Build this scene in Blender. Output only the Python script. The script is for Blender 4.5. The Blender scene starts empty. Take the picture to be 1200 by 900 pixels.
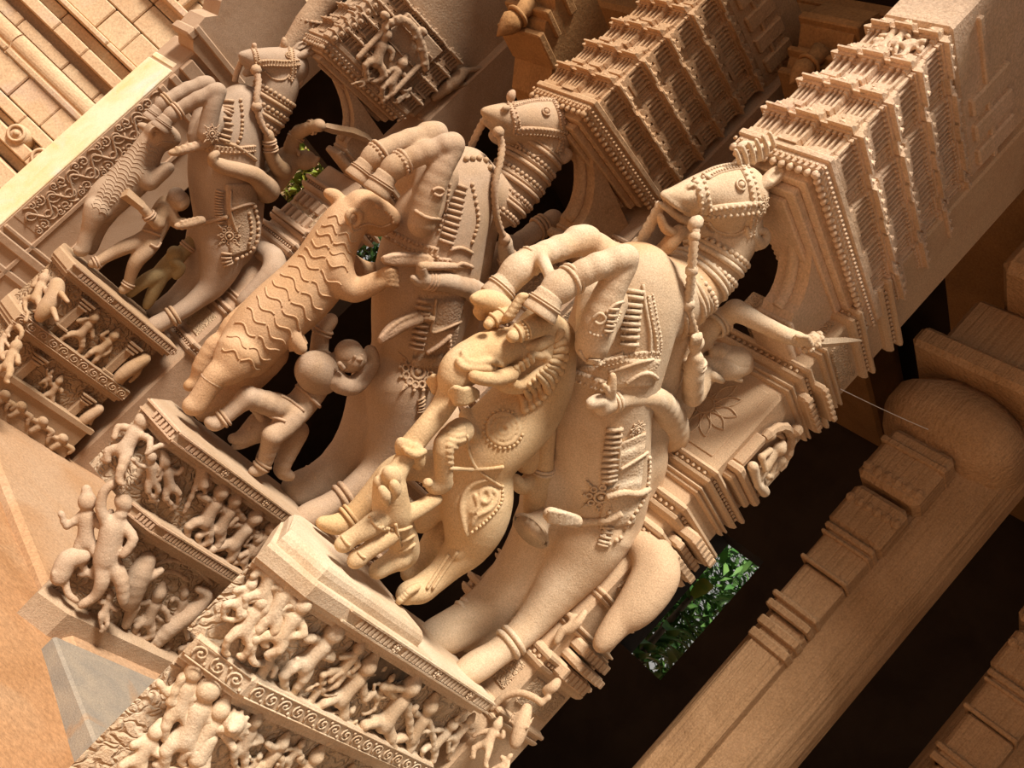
import bpy, math, random
import numpy as np
import openvdb
from mathutils import Matrix, Vector
from mathutils.bvhtree import BVHTree
RND = random.Random(7)
COL = bpy.context.scene.collection
# ---------------------------------------------------------------- camera model
FPX = 1050.0; PITCH = math.radians(8.0); ROLL = math.radians(46.0)
CAM = np.array([0.0, 0.0, 1.6])
FW = np.array([0, math.cos(PITCH), math.sin(PITCH)]); RI = np.array([1.0, 0, 0]); UP = np.array([0, -math.sin(PITCH), math.cos(PITCH)])
XI = math.cos(ROLL) * UP + math.sin(ROLL) * RI
YI = math.sin(ROLL) * UP - math.cos(ROLL) * RI
cam_d = bpy.data.cameras.new('camera'); cam = bpy.data.objects.new('camera', cam_d); COL.objects.link(cam)
cam_d.sensor_width = 36.0; cam_d.lens = FPX / 1200 * 36.0; cam_d.clip_start = 0.05; cam_d.clip_end = 300
cam.matrix_world = Matrix(((XI[0], YI[0], -FW[0], CAM[0]), (XI[1], YI[1], -FW[1], CAM[1]), (XI[2], YI[2], -FW[2], CAM[2]), (0, 0, 0, 1)))
bpy.context.scene.camera = cam

def ray(px, py): return FW + (px - 600) / FPX * XI - (py - 450) / FPX * YI
def unit(v): v = np.asarray(v, float); return v / max(np.linalg.norm(v), 1e-9)

# local frame of a pillar: s = outward from the hall, t = along the row towards the viewer, z = up
A = unit([-.68, -.733, 0]); C = np.array([-A[1], A[0], 0.0]); ZU = np.array([0, 0, 1.0])
ROT = np.stack([A, C, ZU])                   # world -> local rows
class Frame:
    def __init__(s, x, y): s.o = np.array([x, y, 0.0]); s.c = ROT @ (CAM - s.o)
    def ray(s, px, py): return ROT @ ray(px, py)
    def on(s, px, py, p0, n):
        r = s.ray(px, py); k = ((np.asarray(p0, float) - s.c) @ n) / (r @ n); return s.c + k * r
    def T(s, px, py, t=0.0): return s.on(px, py, (0, t, 0), np.array([0, 1.0, 0]))
    def S(s, px, py, v=0.0): return s.on(px, py, (v, 0, 0), np.array([1.0, 0, 0]))
    def Zp(s, px, py, z=0.0): return s.on(px, py, (0, 0, z), np.array([0, 0, 1.0]))
    def ppm(s, p): return FPX / max(((ROT.T @ (np.asarray(p) - s.c)) @ FW), .1)     # pixels per metre at a local point
    def world(s, p): return s.o + ROT.T @ np.asarray(p, float)
    def mat(s, base=(0, 0, 0)):
        w = s.world(base); m = Matrix.Identity(4)
        for i in range(3):
            m[i][0] = A[i]; m[i][1] = C[i]; m[i][2] = ZU[i]; m[i][3] = w[i]
        return m
S1 = Frame(.2, 3.7); S2 = Frame(-.845, 4.67); S3 = Frame(-2.62, 6.15)

# ---------------------------------------------------------------- scene graph
def tag(o, label=None, cat=None, group=None, kind=None):
    if label: o['label'] = label
    if cat: o['category'] = cat
    if group: o['group'] = group
    if kind: o['kind'] = kind
    return o
class Thing:
    """top-level thing: an Empty at its base; parts are meshes in the frame's axes"""
    def __init__(s, fr, base, name, label, cat, group=None):
        s.fr = fr; s.base = np.asarray(base, float)
        e = bpy.data.objects.new(name, None); COL.objects.link(e); e.empty_display_size = .1
        e.matrix_world = fr.mat(base); s.e = e; tag(e, label, cat, group)
    def part(s, name, geo, m, smooth=True, parent=None, label=None):
        v, f = geo
        o = mesh(name, np.asarray(v) - s.base, f, m, smooth); o.parent = parent or s.e
        if label: o['label'] = label
        return o
def mesh(name, v, f, m, smooth=True):
    me = bpy.data.meshes.new(name); me.from_pydata([tuple(map(float, p)) for p in v], [], [tuple(map(int, q)) for q in f]); me.update()
    if smooth: me.polygons.foreach_set('use_smooth', [True] * len(me.polygons))
    me.materials.append(m); o = bpy.data.objects.new(name, me); COL.objects.link(o); return o
def single(fr, base, name, geo, m, label, cat, group=None, smooth=True, kind=None):
    v, f = geo; o = mesh(name, np.asarray(v) - np.asarray(base, float), f, m, smooth); o.matrix_world = fr.mat(base)
    return tag(o, label, cat, group, kind)
WF = Frame(0, 0)
class _W(Frame):
    def __init__(s): s.o = np.zeros(3); s.c = CAM.copy()
    def ray(s, px, py): return ray(px, py)
    def ppm(s, p): return FPX / max((np.asarray(p) - CAM) @ FW, .1)
    def world(s, p): return np.asarray(p, float)
    def mat(s, base=(0, 0, 0)): return Matrix.Translation(Vector(tuple(map(float, base))))
    def Y(s, px, py, y): r = ray(px, py); return CAM + r * (y / r[1])
W = _W()

# ---------------------------------------------------------------- plain mesh builder
class MB:
    def __init__(s): s.v = []; s.f = []
    def add(s, v, f):
        n = len(s.v); s.v += [tuple(p) for p in v]; s.f += [tuple(i + n for i in q) for q in f]; return s
    def box(s, s0, s1, t0, t1, z0, z1, c=0.0):
        """box with chamfered edges c"""
        lo = np.array([min(s0, s1), min(t0, t1), min(z0, z1)]); hi = np.array([max(s0, s1), max(t0, t1), max(z0, z1)])
        c = min(c, .3 * (hi - lo).min())
        if c <= 0:
            v = [(x, y, z) for z in (lo[2], hi[2]) for y in (lo[1], hi[1]) for x in (lo[0], hi[0])]
            return s.add(v, [(0, 2, 3, 1), (4, 5, 7, 6), (0, 1, 5, 4), (2, 6, 7, 3), (0, 4, 6, 2), (1, 3, 7, 5)])
        v = []; idx = {}
        for ax in range(3):
            for sx in (0, 1):
                for sy in (0, 1):
                    for sz in (0, 1):
                        sg = (sx, sy, sz); p = [hi[i] if sg[i] else lo[i] for i in range(3)]
                        for j in range(3):
                            if j != ax: p[j] += -c if sg[j] else c
                        idx[(ax, sg)] = len(v); v.append(p)
        f = []
        for ax in range(3):
            u, w = (ax + 1) % 3, (ax + 2) % 3
            for d in (0, 1):
                q = []
                for a_, b_ in ((0, 0), (1, 0), (1, 1), (0, 1)):
                    g = [0, 0, 0]; g[ax] = d; g[u] = a_; g[w] = b_; q.append(idx[(ax, tuple(g))])
                f.append(tuple(q if d else q[::-1]))
            for a_ in (0, 1):                       # edges along ax
                for b_ in (0, 1):
                    q = []
                    for (fa, d) in ((u, 0), (w, 0), (w, 1), (u, 1)):
                        g = [0, 0, 0]; g[ax] = d; g[u] = a_; g[w] = b_; q.append(idx[(fa, tuple(g))])
                    f.append(tuple(q if (a_ == b_) else q[::-1]))
        for sx in (0, 1):
            for sy in (0, 1):
                for sz in (0, 1):
                    g = (sx, sy, sz); q = [idx[(0, g)], idx[(1, g)], idx[(2, g)]]
                    f.append(tuple(q if (sx + sy + sz) % 2 else q[::-1]))
        return s.add(v, f)
    def prism(s, foot, z0, z1, grow=0.0, top=None):
        """vertical prism over a convex counter-clockwise footprint; top = growth at the top"""
        top = grow if top is None else top
        c = np.mean(np.asarray(foot, float), 0); n = len(foot); v = []
        for z, g in ((z0, grow), (z1, top)):
            for p in foot:
                d = np.asarray(p) - c; v.append((c[0] + d[0] + np.sign(d[0]) * g, c[1] + d[1] + np.sign(d[1]) * g, z))
        f = [tuple(range(n))[::-1], tuple(range(n, 2 * n))] + [(i, (i + 1) % n, n + (i + 1) % n, n + i) for i in range(n)]
        return s.add(v, f)
    def profile(s, foot, zs):
        """stack of rings: zs = [(z, growth)...] over the same footprint"""
        c = np.mean(np.asarray(foot, float), 0); n = len(foot); v = []
        for z, g in zs:
            for p in foot:
                d = np.asarray(p) - c; v.append((c[0] + d[0] + np.sign(d[0]) * g, c[1] + d[1] + np.sign(d[1]) * g, z))
        m = len(zs); f = [tuple(range(n))[::-1], tuple(range((m - 1) * n, m * n))]
        for k in range(m - 1): f += [(k * n + i, k * n + (i + 1) % n, (k + 1) * n + (i + 1) % n, (k + 1) * n + i) for i in range(n)]
        return s.add(v, f)
    def tube(s, pts, rad, seg=8, flat=None, closed=False):
        pts = [np.asarray(p, float) for p in pts]; n = len(pts)
        if np.isscalar(rad): rad = [rad] * n
        v = []; N = None
        for i in range(n):
            a = pts[(i - 1) % n] if closed or i else pts[0]; b = pts[(i + 1) % n] if closed or i < n - 1 else pts[-1]
            T = unit(b - a)
            if N is None:
                N = np.cross(T, [0, 0, 1.0]) if abs(T[2]) < .9 else np.cross(T, [1.0, 0, 0])
            N = unit(N - T * (N @ T)); B = np.cross(T, N)
            for k in range(seg):
                w = 2 * math.pi * k / seg
                v.append(pts[i] + rad[i] * (math.cos(w) * N + math.sin(w) * B))
        f = []
        for i in range(n if closed else n - 1):
            j = (i + 1) % n
            f += [(i * seg + k, i * seg + (k + 1) % seg, j * seg + (k + 1) % seg, j * seg + k) for k in range(seg)]
        if not closed: f += [tuple(range(seg))[::-1], tuple(range((n - 1) * seg, n * seg))]
        return s.add(v, f)
    def ball(s, c, r, seg=6, sc=(1, 1, 1)):
        c = np.asarray(c, float); rings = max(3, seg // 2 + 1); v = [c + np.array([0, 0, -r * sc[2]])]
        for i in range(1, rings):
            a = -math.pi / 2 + math.pi * i / rings
            for k in range(seg):
                w = 2 * math.pi * k / seg
                v.append(c + np.array([math.cos(a) * math.cos(w) * sc[0], math.cos(a) * math.sin(w) * sc[1], math.sin(a) * sc[2]]) * r)
        v.append(c + np.array([0, 0, r * sc[2]])); f = []; L = len(v) - 1
        for k in range(seg):
            f.append((0, 1 + (k + 1) % seg, 1 + k)); f.append((L, 1 + (rings - 2) * seg + k, 1 + (rings - 2) * seg + (k + 1) % seg))
        for i in range(rings - 2):
            for k in range(seg): f.append((1 + i * seg + k, 1 + i * seg + (k + 1) % seg, 1 + (i + 1) * seg + (k + 1) % seg, 1 + (i + 1) * seg + k))
        return s.add(v, f)
    def strap(s, path, w, h):
        """ribbon lying on a surface: path = [(point, normal)...], half width w, height h"""
        n = len(path); v = []; prof = ((-1, -1), (-1, .5), (-.72, 1), (.72, 1), (1, .5), (1, -1)); m = len(prof)
        if n < 2: return s
        for i in range(n):
            T = unit(path[min(i + 1, n - 1)][0] - path[max(i - 1, 0)][0]); N = unit(path[i][1]); B = unit(np.cross(T, N))
            for (x, y) in prof: v.append(path[i][0] + B * x * w + N * y * h)
        f = [tuple(range(m)), tuple(range((n - 1) * m, n * m))[::-1]]
        for i in range(n - 1): f += [(i * m + k, (i + 1) * m + k, (i + 1) * m + (k + 1) % m, i * m + (k + 1) % m) for k in range(m)]
        return s.add(v, f)
    def beads(s, path, r, gap=2.0, seg=6, lift=.3):
        """a row of beads along a surface path"""
        acc = 0.0; last = path[0][0]; s.ball(path[0][0] + path[0][1] * r * lift, r, seg)
        for p, n in path[1:]:
            acc += np.linalg.norm(p - last); last = p
            if acc >= gap * r: s.ball(p + n * r * lift, r, seg); acc = 0.0
        return s
    def ring(s, c, axis, R, r, seg=6, n=24, ex=None, el=1.0):
        """torus round an axis (el stretches it along ex)"""
        axis = unit(axis); X = np.cross(axis, [0, 1.0, 0]) if ex is None else np.asarray(ex, float)
        X = unit(X - axis * (X @ axis)); Y = np.cross(axis, X)
        P = [np.asarray(c) + R * (math.cos(2 * math.pi * k / n) * X * el + math.sin(2 * math.pi * k / n) * Y) for k in range(n)]
        return s.tube(P, r, seg, closed=True)
    def beadring(s, c, axis, R, r, gap=2.1, seg=6, ex=None, el=1.0):
        axis = unit(axis); X = np.cross(axis, [0, 1.0, 0]) if ex is None else np.asarray(ex, float)
        X = unit(X - axis * (X @ axis)); Y = np.cross(axis, X); n = max(6, int(2 * math.pi * R / (gap * r)))
        for k in range(n): s.ball(np.asarray(c) + R * (math.cos(2 * math.pi * k / n) * X * el + math.sin(2 * math.pi * k / n) * Y), r, seg)
        return s
    def shear(s, s0, k): s.v = [(p[0], p[1], p[2] + k * (s0 - p[0])) for p in s.v]; return s
    @property
    def geo(s): return s.v, s.f

def crom(P, sub=4):
    """Catmull-Rom through rows of numbers"""
    P = np.asarray(P, float)
    if len(P) < 3 or sub < 2: return P
    out = []
    for i in range(len(P) - 1):
        p0 = P[max(i - 1, 0)]; p1 = P[i]; p2 = P[i + 1]; p3 = P[min(i + 2, len(P) - 1)]
        for k in range(sub):
            u = k / sub
            out.append(.5 * ((2 * p1) + (p2 - p0) * u + (2 * p0 - 5 * p1 + 4 * p2 - p3) * u * u + (3 * p1 - p0 - 3 * p2 + p3) * u ** 3))
    out.append(P[-1]); return np.array(out)

# ---------------------------------------------------------------- sculpting: blended distance fields -> one continuous mesh
class Sculpt:
    def __init__(s, fr, k=.02, p0=(0, 0, 0), n=(0, 1, 0), zm=None):
        s.fr = fr; s.k = k; s.pr = []; s.p0 = np.asarray(p0, float); s.n = unit(n); s.zm = zm or (lambda x, y: (x, y)); s.zs = s.zm(1, 0)[0] - s.zm(0, 0)[0]
    def pt(s, px, py, off=0.0):
        px, py = s.zm(px, py); return s.fr.on(px, py, s.p0 + off * s.n, s.n)
    def tube(s, pts, k=None, sub=3, cut=False):
        """pts: (px, py, offset from the plane in metres, radius in pixels)"""
        k = s.k if k is None else k; Q = []
        for (x, y, t, r) in pts:
            p = s.pt(x, y, t); Q.append((*p, r * s.zs / s.fr.ppm(p)))
        Q = crom(Q, sub) if len(Q) > 2 else np.array(Q)
        if len(Q) == 1: s.pr.append(('c', Q[0], Q[0], k, cut))
        for a, b in zip(Q[:-1], Q[1:]): s.pr.append(('c', a, b, k, cut))
        return s
    def raw(s, pts, k=None, cut=False, sub=1):
        Q = crom(pts, sub); k = s.k if k is None else k
        if len(Q) == 1: s.pr.append(('c', Q[0], Q[0], k, cut))
        for a, b in zip(Q[:-1], Q[1:]): s.pr.append(('c', a, b, k, cut))
        return s
    def ell(s, x1, y1, x2, y2, t, r, flat=1.0, k=None, cut=False):
        """ellipsoid whose long axis joins two pixels; r = the other radius in the picture, flat*r its thickness"""
        k = s.k if k is None else k
        a = s.pt(x1, y1, t); b = s.pt(x2, y2, t); c = (a + b) / 2; ax = unit(b - a); N = s.n - ax * (s.n @ ax); N = unit(N); B = np.cross(ax, N)
        rm = r * s.zs / s.fr.ppm(c); s.pr.append(('e', c, np.stack([ax, B, N]), np.array([np.linalg.norm(b - a) / 2, rm, rm * flat]), k, cut)); return s
    def onskin(s, skin, pts, rpx, lift=0.0, k=.006, cut=False, sub=4):
        """roll (or groove) laid along a pixel path on an already built skin"""
        P = skin.path(pts, 3.0, sub); n = len(P)
        if n < 2: return s
        rr = rpx if hasattr(rpx, '__len__') else [rpx, rpx]; Q = []
        for i, (p, nn) in enumerate(P):
            u = i / (n - 1) * (len(rr) - 1); j = min(int(u), len(rr) - 2); r = (rr[j] + (rr[j + 1] - rr[j]) * (u - j)) / s.fr.ppm(p); Q.append((*(p + nn * r * lift), r))
        for a, b in zip(Q[:-1], Q[1:]): s.pr.append(('c', np.array(a), np.array(b), k, cut))
        return s
    def build(s, vox):
        lo = np.full(3, 1e9); hi = -lo
        for p in s.pr:
            if p[-1]: continue
            if p[0] == 'c':
                for q in (p[1], p[2]): lo = np.minimum(lo, q[:3] - q[3]); hi = np.maximum(hi, q[:3] + q[3])
            else:
                R = np.abs(p[2]).T @ p[3]; lo = np.minimum(lo, p[1] - R); hi = np.maximum(hi, p[1] + R)
        lo -= 4 * vox + .01; hi += 4 * vox + .01; n = np.ceil((hi - lo) / vox).astype(int) + 1
        D = np.full(n, 9.0, np.float32)
        for p in s.pr:
            k, cut = p[-2], p[-1]
            if p[0] == 'c':
                a, b = p[1], p[2]; l = np.minimum(a[:3] - a[3], b[:3] - b[3]); h = np.maximum(a[:3] + a[3], b[:3] + b[3])
            else:
                R = np.abs(p[2]).T @ p[3]; l = p[1] - R; h = p[1] + R
            m = k + 3 * vox
            i0 = np.clip(np.floor((l - m - lo) / vox).astype(int), 0, n); i1 = np.clip(np.ceil((h + m - lo) / vox).astype(int) + 1, 0, n)
            if (i1 <= i0).any(): continue
            X = [(lo[i] + vox * np.arange(i0[i], i1[i])).astype(np.float32) for i in range(3)]
            G = np.stack(np.meshgrid(*X, indexing='ij'), -1)
            if p[0] == 'c':
                ba = (b - a)[:3]; L2 = max(ba @ ba, 1e-10); h_ = np.clip(((G - a[:3].astype(np.float32)) @ ba.astype(np.float32)) / L2, 0, 1)
                d = np.linalg.norm(G - a[:3].astype(np.float32) - h_[..., None] * ba.astype(np.float32), axis=-1) - (a[3] + (b[3] - a[3]) * h_)
            else:
                q = (G - p[1].astype(np.float32)) @ p[2].T.astype(np.float32); r = p[3].astype(np.float32)
                k0 = np.linalg.norm(q / r, axis=-1); k1 = np.linalg.norm(q / (r * r), axis=-1) + 1e-6; d = k0 * (k0 - 1) / k1
            sl = tuple(slice(i0[i], i1[i]) for i in range(3)); E = D[sl]
            if cut:
                d = -d; hh = np.clip(.5 - .5 * (E - d) / max(k, 1e-5), 0, 1); D[sl] = E * (1 - hh) + d * hh + k * hh * (1 - hh)
            else:
                hh = np.maximum(k - np.abs(E - d), 0) / max(k, 1e-5); D[sl] = np.minimum(E, d) - hh * hh * k * .25
        g = openvdb.FloatGrid(9.0); g.copyFromArray(np.ascontiguousarray(D)); P, Q = g.convertToQuads(0.0)
        v = P.astype(float) * vox + lo; q = Q.astype(int)
        q = q[(q < len(v)).all(1)]
        if len(q):                                   # make the faces point outwards
            a, b, c = v[q[:, 0]], v[q[:, 1]], v[q[:, 2]]
            if np.einsum('ij,ij->i', np.cross(b - a, c - a), a - v.mean(0)).sum() < 0: q = q[:, ::-1]
        return v, q

class Skin:
    """ray target in frame coordinates, for laying ornaments on a sculpted surface"""
    def __init__(s, fr, *geos):
        V = []; Fc = []
        for v, f in geos:
            n = len(V); V += [tuple(p) for p in v]; Fc += [tuple(int(i) + n for i in q) for q in f]
        s.fr = fr; s.b = BVHTree.FromPolygons(V, Fc)
    def hit(s, px, py):
        d = unit(s.fr.ray(px, py)); h = s.b.ray_cast(Vector(s.fr.c), Vector(d))
        if h[0] is None: return None
        n = np.array(h[1]); n = n if n @ d < 0 else -n
        return np.array(h[0]), n
    def path(s, pts, step=2.0, sub=5, jump=.22):
        """project a pixel polyline (smoothed) on the surface"""
        P = crom(pts, sub); out = []; dep = None; seg = []
        for a, b in zip(P[:-1], P[1:]):
            m = max(1, int(np.linalg.norm(b - a) / step)); seg += [a + (b - a) * i / m for i in range(m)]
        seg.append(P[-1])
        for q in seg:
            h = s.hit(*q[:2])
            if h is None: continue
            d = np.linalg.norm(h[0] - s.fr.c)
            if dep is not None and abs(d - dep) > jump: continue
            dep = d; out.append(h)
        if len(out) > 4:                            # even out the normals and points
            pp = np.array([o[0] for o in out]); nn = np.array([o[1] for o in out])
            for _ in range(2):
                nn[1:-1] = (nn[:-2] + 2 * nn[1:-1] + nn[2:]) / 4; pp[1:-1] = (pp[:-2] + 2 * pp[1:-1] + pp[2:]) / 4
            out = [(p, unit(n)) for p, n in zip(pp, nn)]
        return out
def zt(x0, y0, sc): return lambda x, y: (x0 + x / sc, y0 + y / sc)
def zl(z, pts): return [(*z(p[0], p[1]), *p[2:]) for p in pts]
# ---------------------------------------------------------------- materials
def stone(name, c1, c2, c3=None, scale=3.0, bump=.25, grain=150.0, carve=None, rough=.85, stain=.5):
    m = bpy.data.materials.new(name); m.use_nodes = True; nt = m.node_tree; N = nt.nodes; L = nt.links
    b = N['Principled BSDF']; b.inputs['Roughness'].default_value = rough; b.inputs['Specular IOR Level'].default_value = .15
    tc = N.new('ShaderNodeTexCoord'); geo = tc.outputs['Object']
    def noise(sc, det=5, ro=.6, dist=0.0):
        n = N.new('ShaderNodeTexNoise'); n.inputs['Scale'].default_value = sc; n.inputs['Detail'].default_value = det
        n.inputs['Roughness'].default_value = ro; n.inputs['Distortion'].default_value = dist; L.new(geo, n.inputs['Vector']); return n.outputs['Fac']
    def ramp(f, p0, p1):
        r = N.new('ShaderNodeMapRange'); r.inputs['From Min'].default_value = p0; r.inputs['From Max'].default_value = p1; L.new(f, r.inputs['Value']); return r.outputs['Result']
    def mix(f, a, c):
        x = N.new('ShaderNodeMix'); x.data_type = 'RGBA'
        if f is None: x.inputs['Factor'].default_value = .5
        else: L.new(f, x.inputs['Factor'])
        for s_, v in ((x.inputs[6], a), (x.inputs[7], c)):
            if isinstance(v, tuple): s_.default_value = (*v, 1)
            else: L.new(v, s_)
        return x.outputs[2]
    col = mix(ramp(noise(scale, 4, .6, .4), .38, .66), c1, c2)
    if c3: 
        f = ramp(noise(scale * .55 + .3, 3, .5, .8), .56, .72); mm = N.new('ShaderNodeMath'); mm.operation = 'MULTIPLY'; mm.inputs[1].default_value = stain; L.new(f, mm.inputs[0]); col = mix(mm.outputs[0], col, c3)
    # speckle of the grain
    hv = N.new('ShaderNodeHueSaturation'); L.new(col, hv.inputs['Color'])
    sp = N.new('ShaderNodeMapRange'); sp.inputs['From Min'].default_value = .3; sp.inputs['From Max'].default_value = .7; sp.inputs['To Min'].default_value = .78; sp.inputs['To Max'].default_value = 1.2
    L.new(noise(grain, 3, .7), sp.inputs['Value']); L.new(sp.outputs[0], hv.inputs['Value']); L.new(hv.outputs[0], b.inputs['Base Color'])
    h = N.new('ShaderNodeMath'); h.operation = 'MULTIPLY_ADD'; L.new(noise(grain * .8, 3, .7), h.inputs[0]); h.inputs[1].default_value = .45; h3 = N.new('ShaderNodeMath'); h3.operation = 'MULTIPLY'; h3.inputs[1].default_value = .45; L.new(noise(22, 4, .6), h3.inputs[0]); L.new(h3.outputs[0], h.inputs[2])
    H = h.outputs[0]
    if carve:                                       # shallow carved pattern
        kind, sc, amt = carve
        if kind == 'scroll':
            w = N.new('ShaderNodeTexVoronoi'); w.feature = 'DISTANCE_TO_EDGE'; w.inputs['Scale'].default_value = sc; nz = N.new('ShaderNodeTexNoise'); nz.inputs['Scale'].default_value = sc * .5
            L.new(geo, nz.inputs['Vector']); mx = N.new('ShaderNodeMix'); mx.data_type = 'VECTOR'; mx.inputs['Factor'].default_value = .25; L.new(geo, mx.inputs[4]); L.new(nz.outputs['Color'], mx.inputs[5]); L.new(mx.outputs[1], w.inputs['Vector'])
            o = ramp(w.outputs['Distance'], 0.0, .18)
        elif kind == 'cells':
            w = N.new('ShaderNodeTexVoronoi'); w.inputs['Scale'].default_value = sc; L.new(geo, w.inputs['Vector']); o = ramp(w.outputs['Distance'], .6, .1)
        elif kind == 'wave':
            w = N.new('ShaderNodeTexWave'); w.bands_direction = 'Z'; w.inputs['Scale'].default_value = sc; w.inputs['Distortion'].default_value = 5.0; w.inputs['Detail Scale'].default_value = 1.6; w.inputs['Detail'].default_value = 1; L.new(geo, w.inputs['Vector']); o = ramp(w.outputs['Fac'], .0, .35)
        elif kind == 'streak':
            mp = N.new('ShaderNodeMapping'); mp.inputs['Scale'].default_value = (sc, sc, sc * .04); L.new(geo, mp.inputs['Vector']); w = N.new('ShaderNodeTexNoise'); w.inputs['Scale'].default_value = 1; w.inputs['Detail'].default_value = 4; L.new(mp.outputs[0], w.inputs['Vector']); o = w.outputs['Fac']
        elif kind == 'swirl':
            w = N.new('ShaderNodeTexWave'); w.wave_type = 'RINGS'; w.inputs['Scale'].default_value = sc; w.inputs['Distortion'].default_value = 9.0; w.inputs['Detail'].default_value = 1; L.new(geo, w.inputs['Vector']); o = ramp(w.outputs['Fac'], .2, .7)
        k = N.new('ShaderNodeMath'); k.operation = 'MULTIPLY_ADD'; L.new(o, k.inputs[0]); k.inputs[1].default_value = amt; L.new(H, k.inputs[2]); H = k.outputs[0]
    bp = N.new('ShaderNodeBump'); bp.inputs['Strength'].default_value = bump; bp.inputs['Distance'].default_value = .02; L.new(H, bp.inputs['Height']); L.new(bp.outputs[0], b.inputs['Normal'])
    return m
def plain(name, c, rough=.8, emit=None):
    m = bpy.data.materials.new(name); m.use_nodes = True; b = m.node_tree.nodes['Principled BSDF']
    b.inputs['Base Color'].default_value = (*c, 1); b.inputs['Roughness'].default_value = rough; return m
TAN = (.55, .38, .235); TAN2 = (.46, .295, .17); PALE = (.66, .505, .35); ORANGE = (.54, .26, .085); BROWN = (.31, .18, .10); ROSE = (.47, .325, .22)
M = dict(
    horse1=stone('warm granite', TAN, PALE, ORANGE, 2.2, .35, stain=.6), beast1=stone('yellow granite', (.60, .42, .24), (.56, .355, .175), PALE, 3, .3, stain=.7),
    horse2=stone('rose granite', ROSE, TAN2, (.40, .24, .14), 2.4, .3, stain=.5), beast2=stone('scaled granite', (.55, .345, .20), (.50, .29, .145), PALE, 3, .35),
    horse3=stone('dusty granite', (.43, .305, .215), (.37, .245, .16), (.30, .2, .13), 2.5, .3), beast3=stone('wavy granite', (.44, .31, .21), (.38, .25, .16), None, 3, .3),
    orn=stone('carved granite', PALE, TAN, None, 5, .45, 120), cloth=stone('carved cloth granite', TAN, PALE, None, 4, .4, 130, ('cells', 70, .3)),
    orn2=stone('carved rose granite', (.52, .34, .22), TAN2, None, 5, .45, 120), cloth2=stone('carved rose cloth granite', ROSE, TAN2, None, 4, .4, 130, ('cells', 64, .3)),
    ped1=stone('pale pedestal granite', PALE, TAN, (.52, .36, .27), 3, .35, stain=.6), ped2=stone('pedestal granite', (.50, .355, .235), (.44, .29, .175), (.38, .25, .165), 3, .35), ped3=stone('brown pedestal granite', (.44, .285, .17), (.38, .235, .13), None, 3, .35),
    ped1f=stone('pale pedestal field granite', PALE, TAN, (.48, .32, .2), 3, .7, 130, ('scroll', 17, 1.0), stain=.6), ped2f=stone('pedestal field granite', (.47, .335, .22), (.41, .27, .165), None, 3, .7, 130, ('scroll', 17, 1.0)), ped3f=stone('brown pedestal field granite', (.42, .27, .16), (.36, .225, .125), None, 3, .7, 130, ('scroll', 17, 1.0)), fig1=stone('relief granite', PALE, (.60, .42, .26), (.54, .33, .16), 5, .35, stain=.5), fig2=stone('relief rose granite', (.51, .365, .25), (.45, .295, .185), None, 5, .35), fig3=stone('relief brown granite', (.46, .30, .185), (.40, .245, .13), None, 5, .35),
    lichen=stone('blackened granite', (.10, .08, .06), (.20, .14, .09), (.30, .2, .12), 9, .4, stain=.6),
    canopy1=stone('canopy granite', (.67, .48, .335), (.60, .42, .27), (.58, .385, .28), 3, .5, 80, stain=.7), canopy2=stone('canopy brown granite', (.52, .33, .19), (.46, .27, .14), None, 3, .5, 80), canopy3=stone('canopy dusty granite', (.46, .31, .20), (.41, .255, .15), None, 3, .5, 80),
    shaft1=stone('shaft granite', TAN, (.54, .36, .22), (.47, .30, .18), 3, .35), shaft1c=stone('shaft carved granite', TAN, (.54, .36, .22), None, 3, .7, 90, ('scroll', 26, .7)),
    shaft2=stone('shaft rose granite', (.48, .32, .21), (.43, .27, .165), None, 3, .35),
    column=stone('column granite', (.42, .245, .125), (.34, .19, .09), (.27, .155, .09), 3, .6, 90, ('streak', 40, 1.6)), scroll=stone('scroll granite', (.42, .265, .16), (.36, .22, .13), None, 3, 1.0, 90, ('swirl', 5, 1.4)),
    sunlit_tint=stone('granite with painted sunlight', (.80, .66, .45), (.78, .55, .26), (.68, .64, .60), 2.2, .35, stain=.9),  # pale tone paints sunlight on to the left pillar's outer face
    beam=stone('beam granite', (.37, .19, .075), (.28, .145, .06), None, 2.5, .5, 60), inner=stone('granite with painted shade', (.05, .03, .018), (.034, .02, .012), None, 2, .3),  # near-black inner tone paints in the shade of the hall
    sand=stone('orange sand', (.42, .225, .11), (.36, .18, .08), (.45, .29, .17), 2.5, .6, 45, stain=.6), slab=stone('painted base slab', (.33, .26, .19), (.24, .20, .16), (.42, .21, .08), 4.5, .3, stain=.9),
    paving=stone('pink paving', (.45, .28, .165), (.42, .235, .12), (.40, .21, .10), 1.6, .4, 60, stain=.8), temple=stone('ochre temple stone', (.62, .43, .26), (.55, .345, .195), (.53, .385, .31), 1.2, .5, 30, stain=.7), pink=stone('pink temple stone', (.60, .37, .27), (.68, .46, .33), (.42, .26, .2), 1.5, .4, 30),
    dark_joint=plain('dark joint', (.10, .06, .035)),
)
def leafmat(name, a, b_):
    m = bpy.data.materials.new(name); m.use_nodes = True; nt = m.node_tree; b = nt.nodes['Principled BSDF']; tc = nt.nodes.new('ShaderNodeTexCoord'); n = nt.nodes.new('ShaderNodeTexNoise'); n.inputs['Scale'].default_value = 3
    r = nt.nodes.new('ShaderNodeValToRGB'); r.color_ramp.elements[0].color = (*a, 1); r.color_ramp.elements[1].color = (*b_, 1); r.color_ramp.elements[0].position = .35; r.color_ramp.elements[1].position = .65
    nt.links.new(tc.outputs['Object'], n.inputs['Vector']); nt.links.new(n.outputs['Fac'], r.inputs['Fac']); nt.links.new(r.outputs['Color'], b.inputs['Base Color']); b.inputs['Roughness'].default_value = .45
    return m
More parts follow.
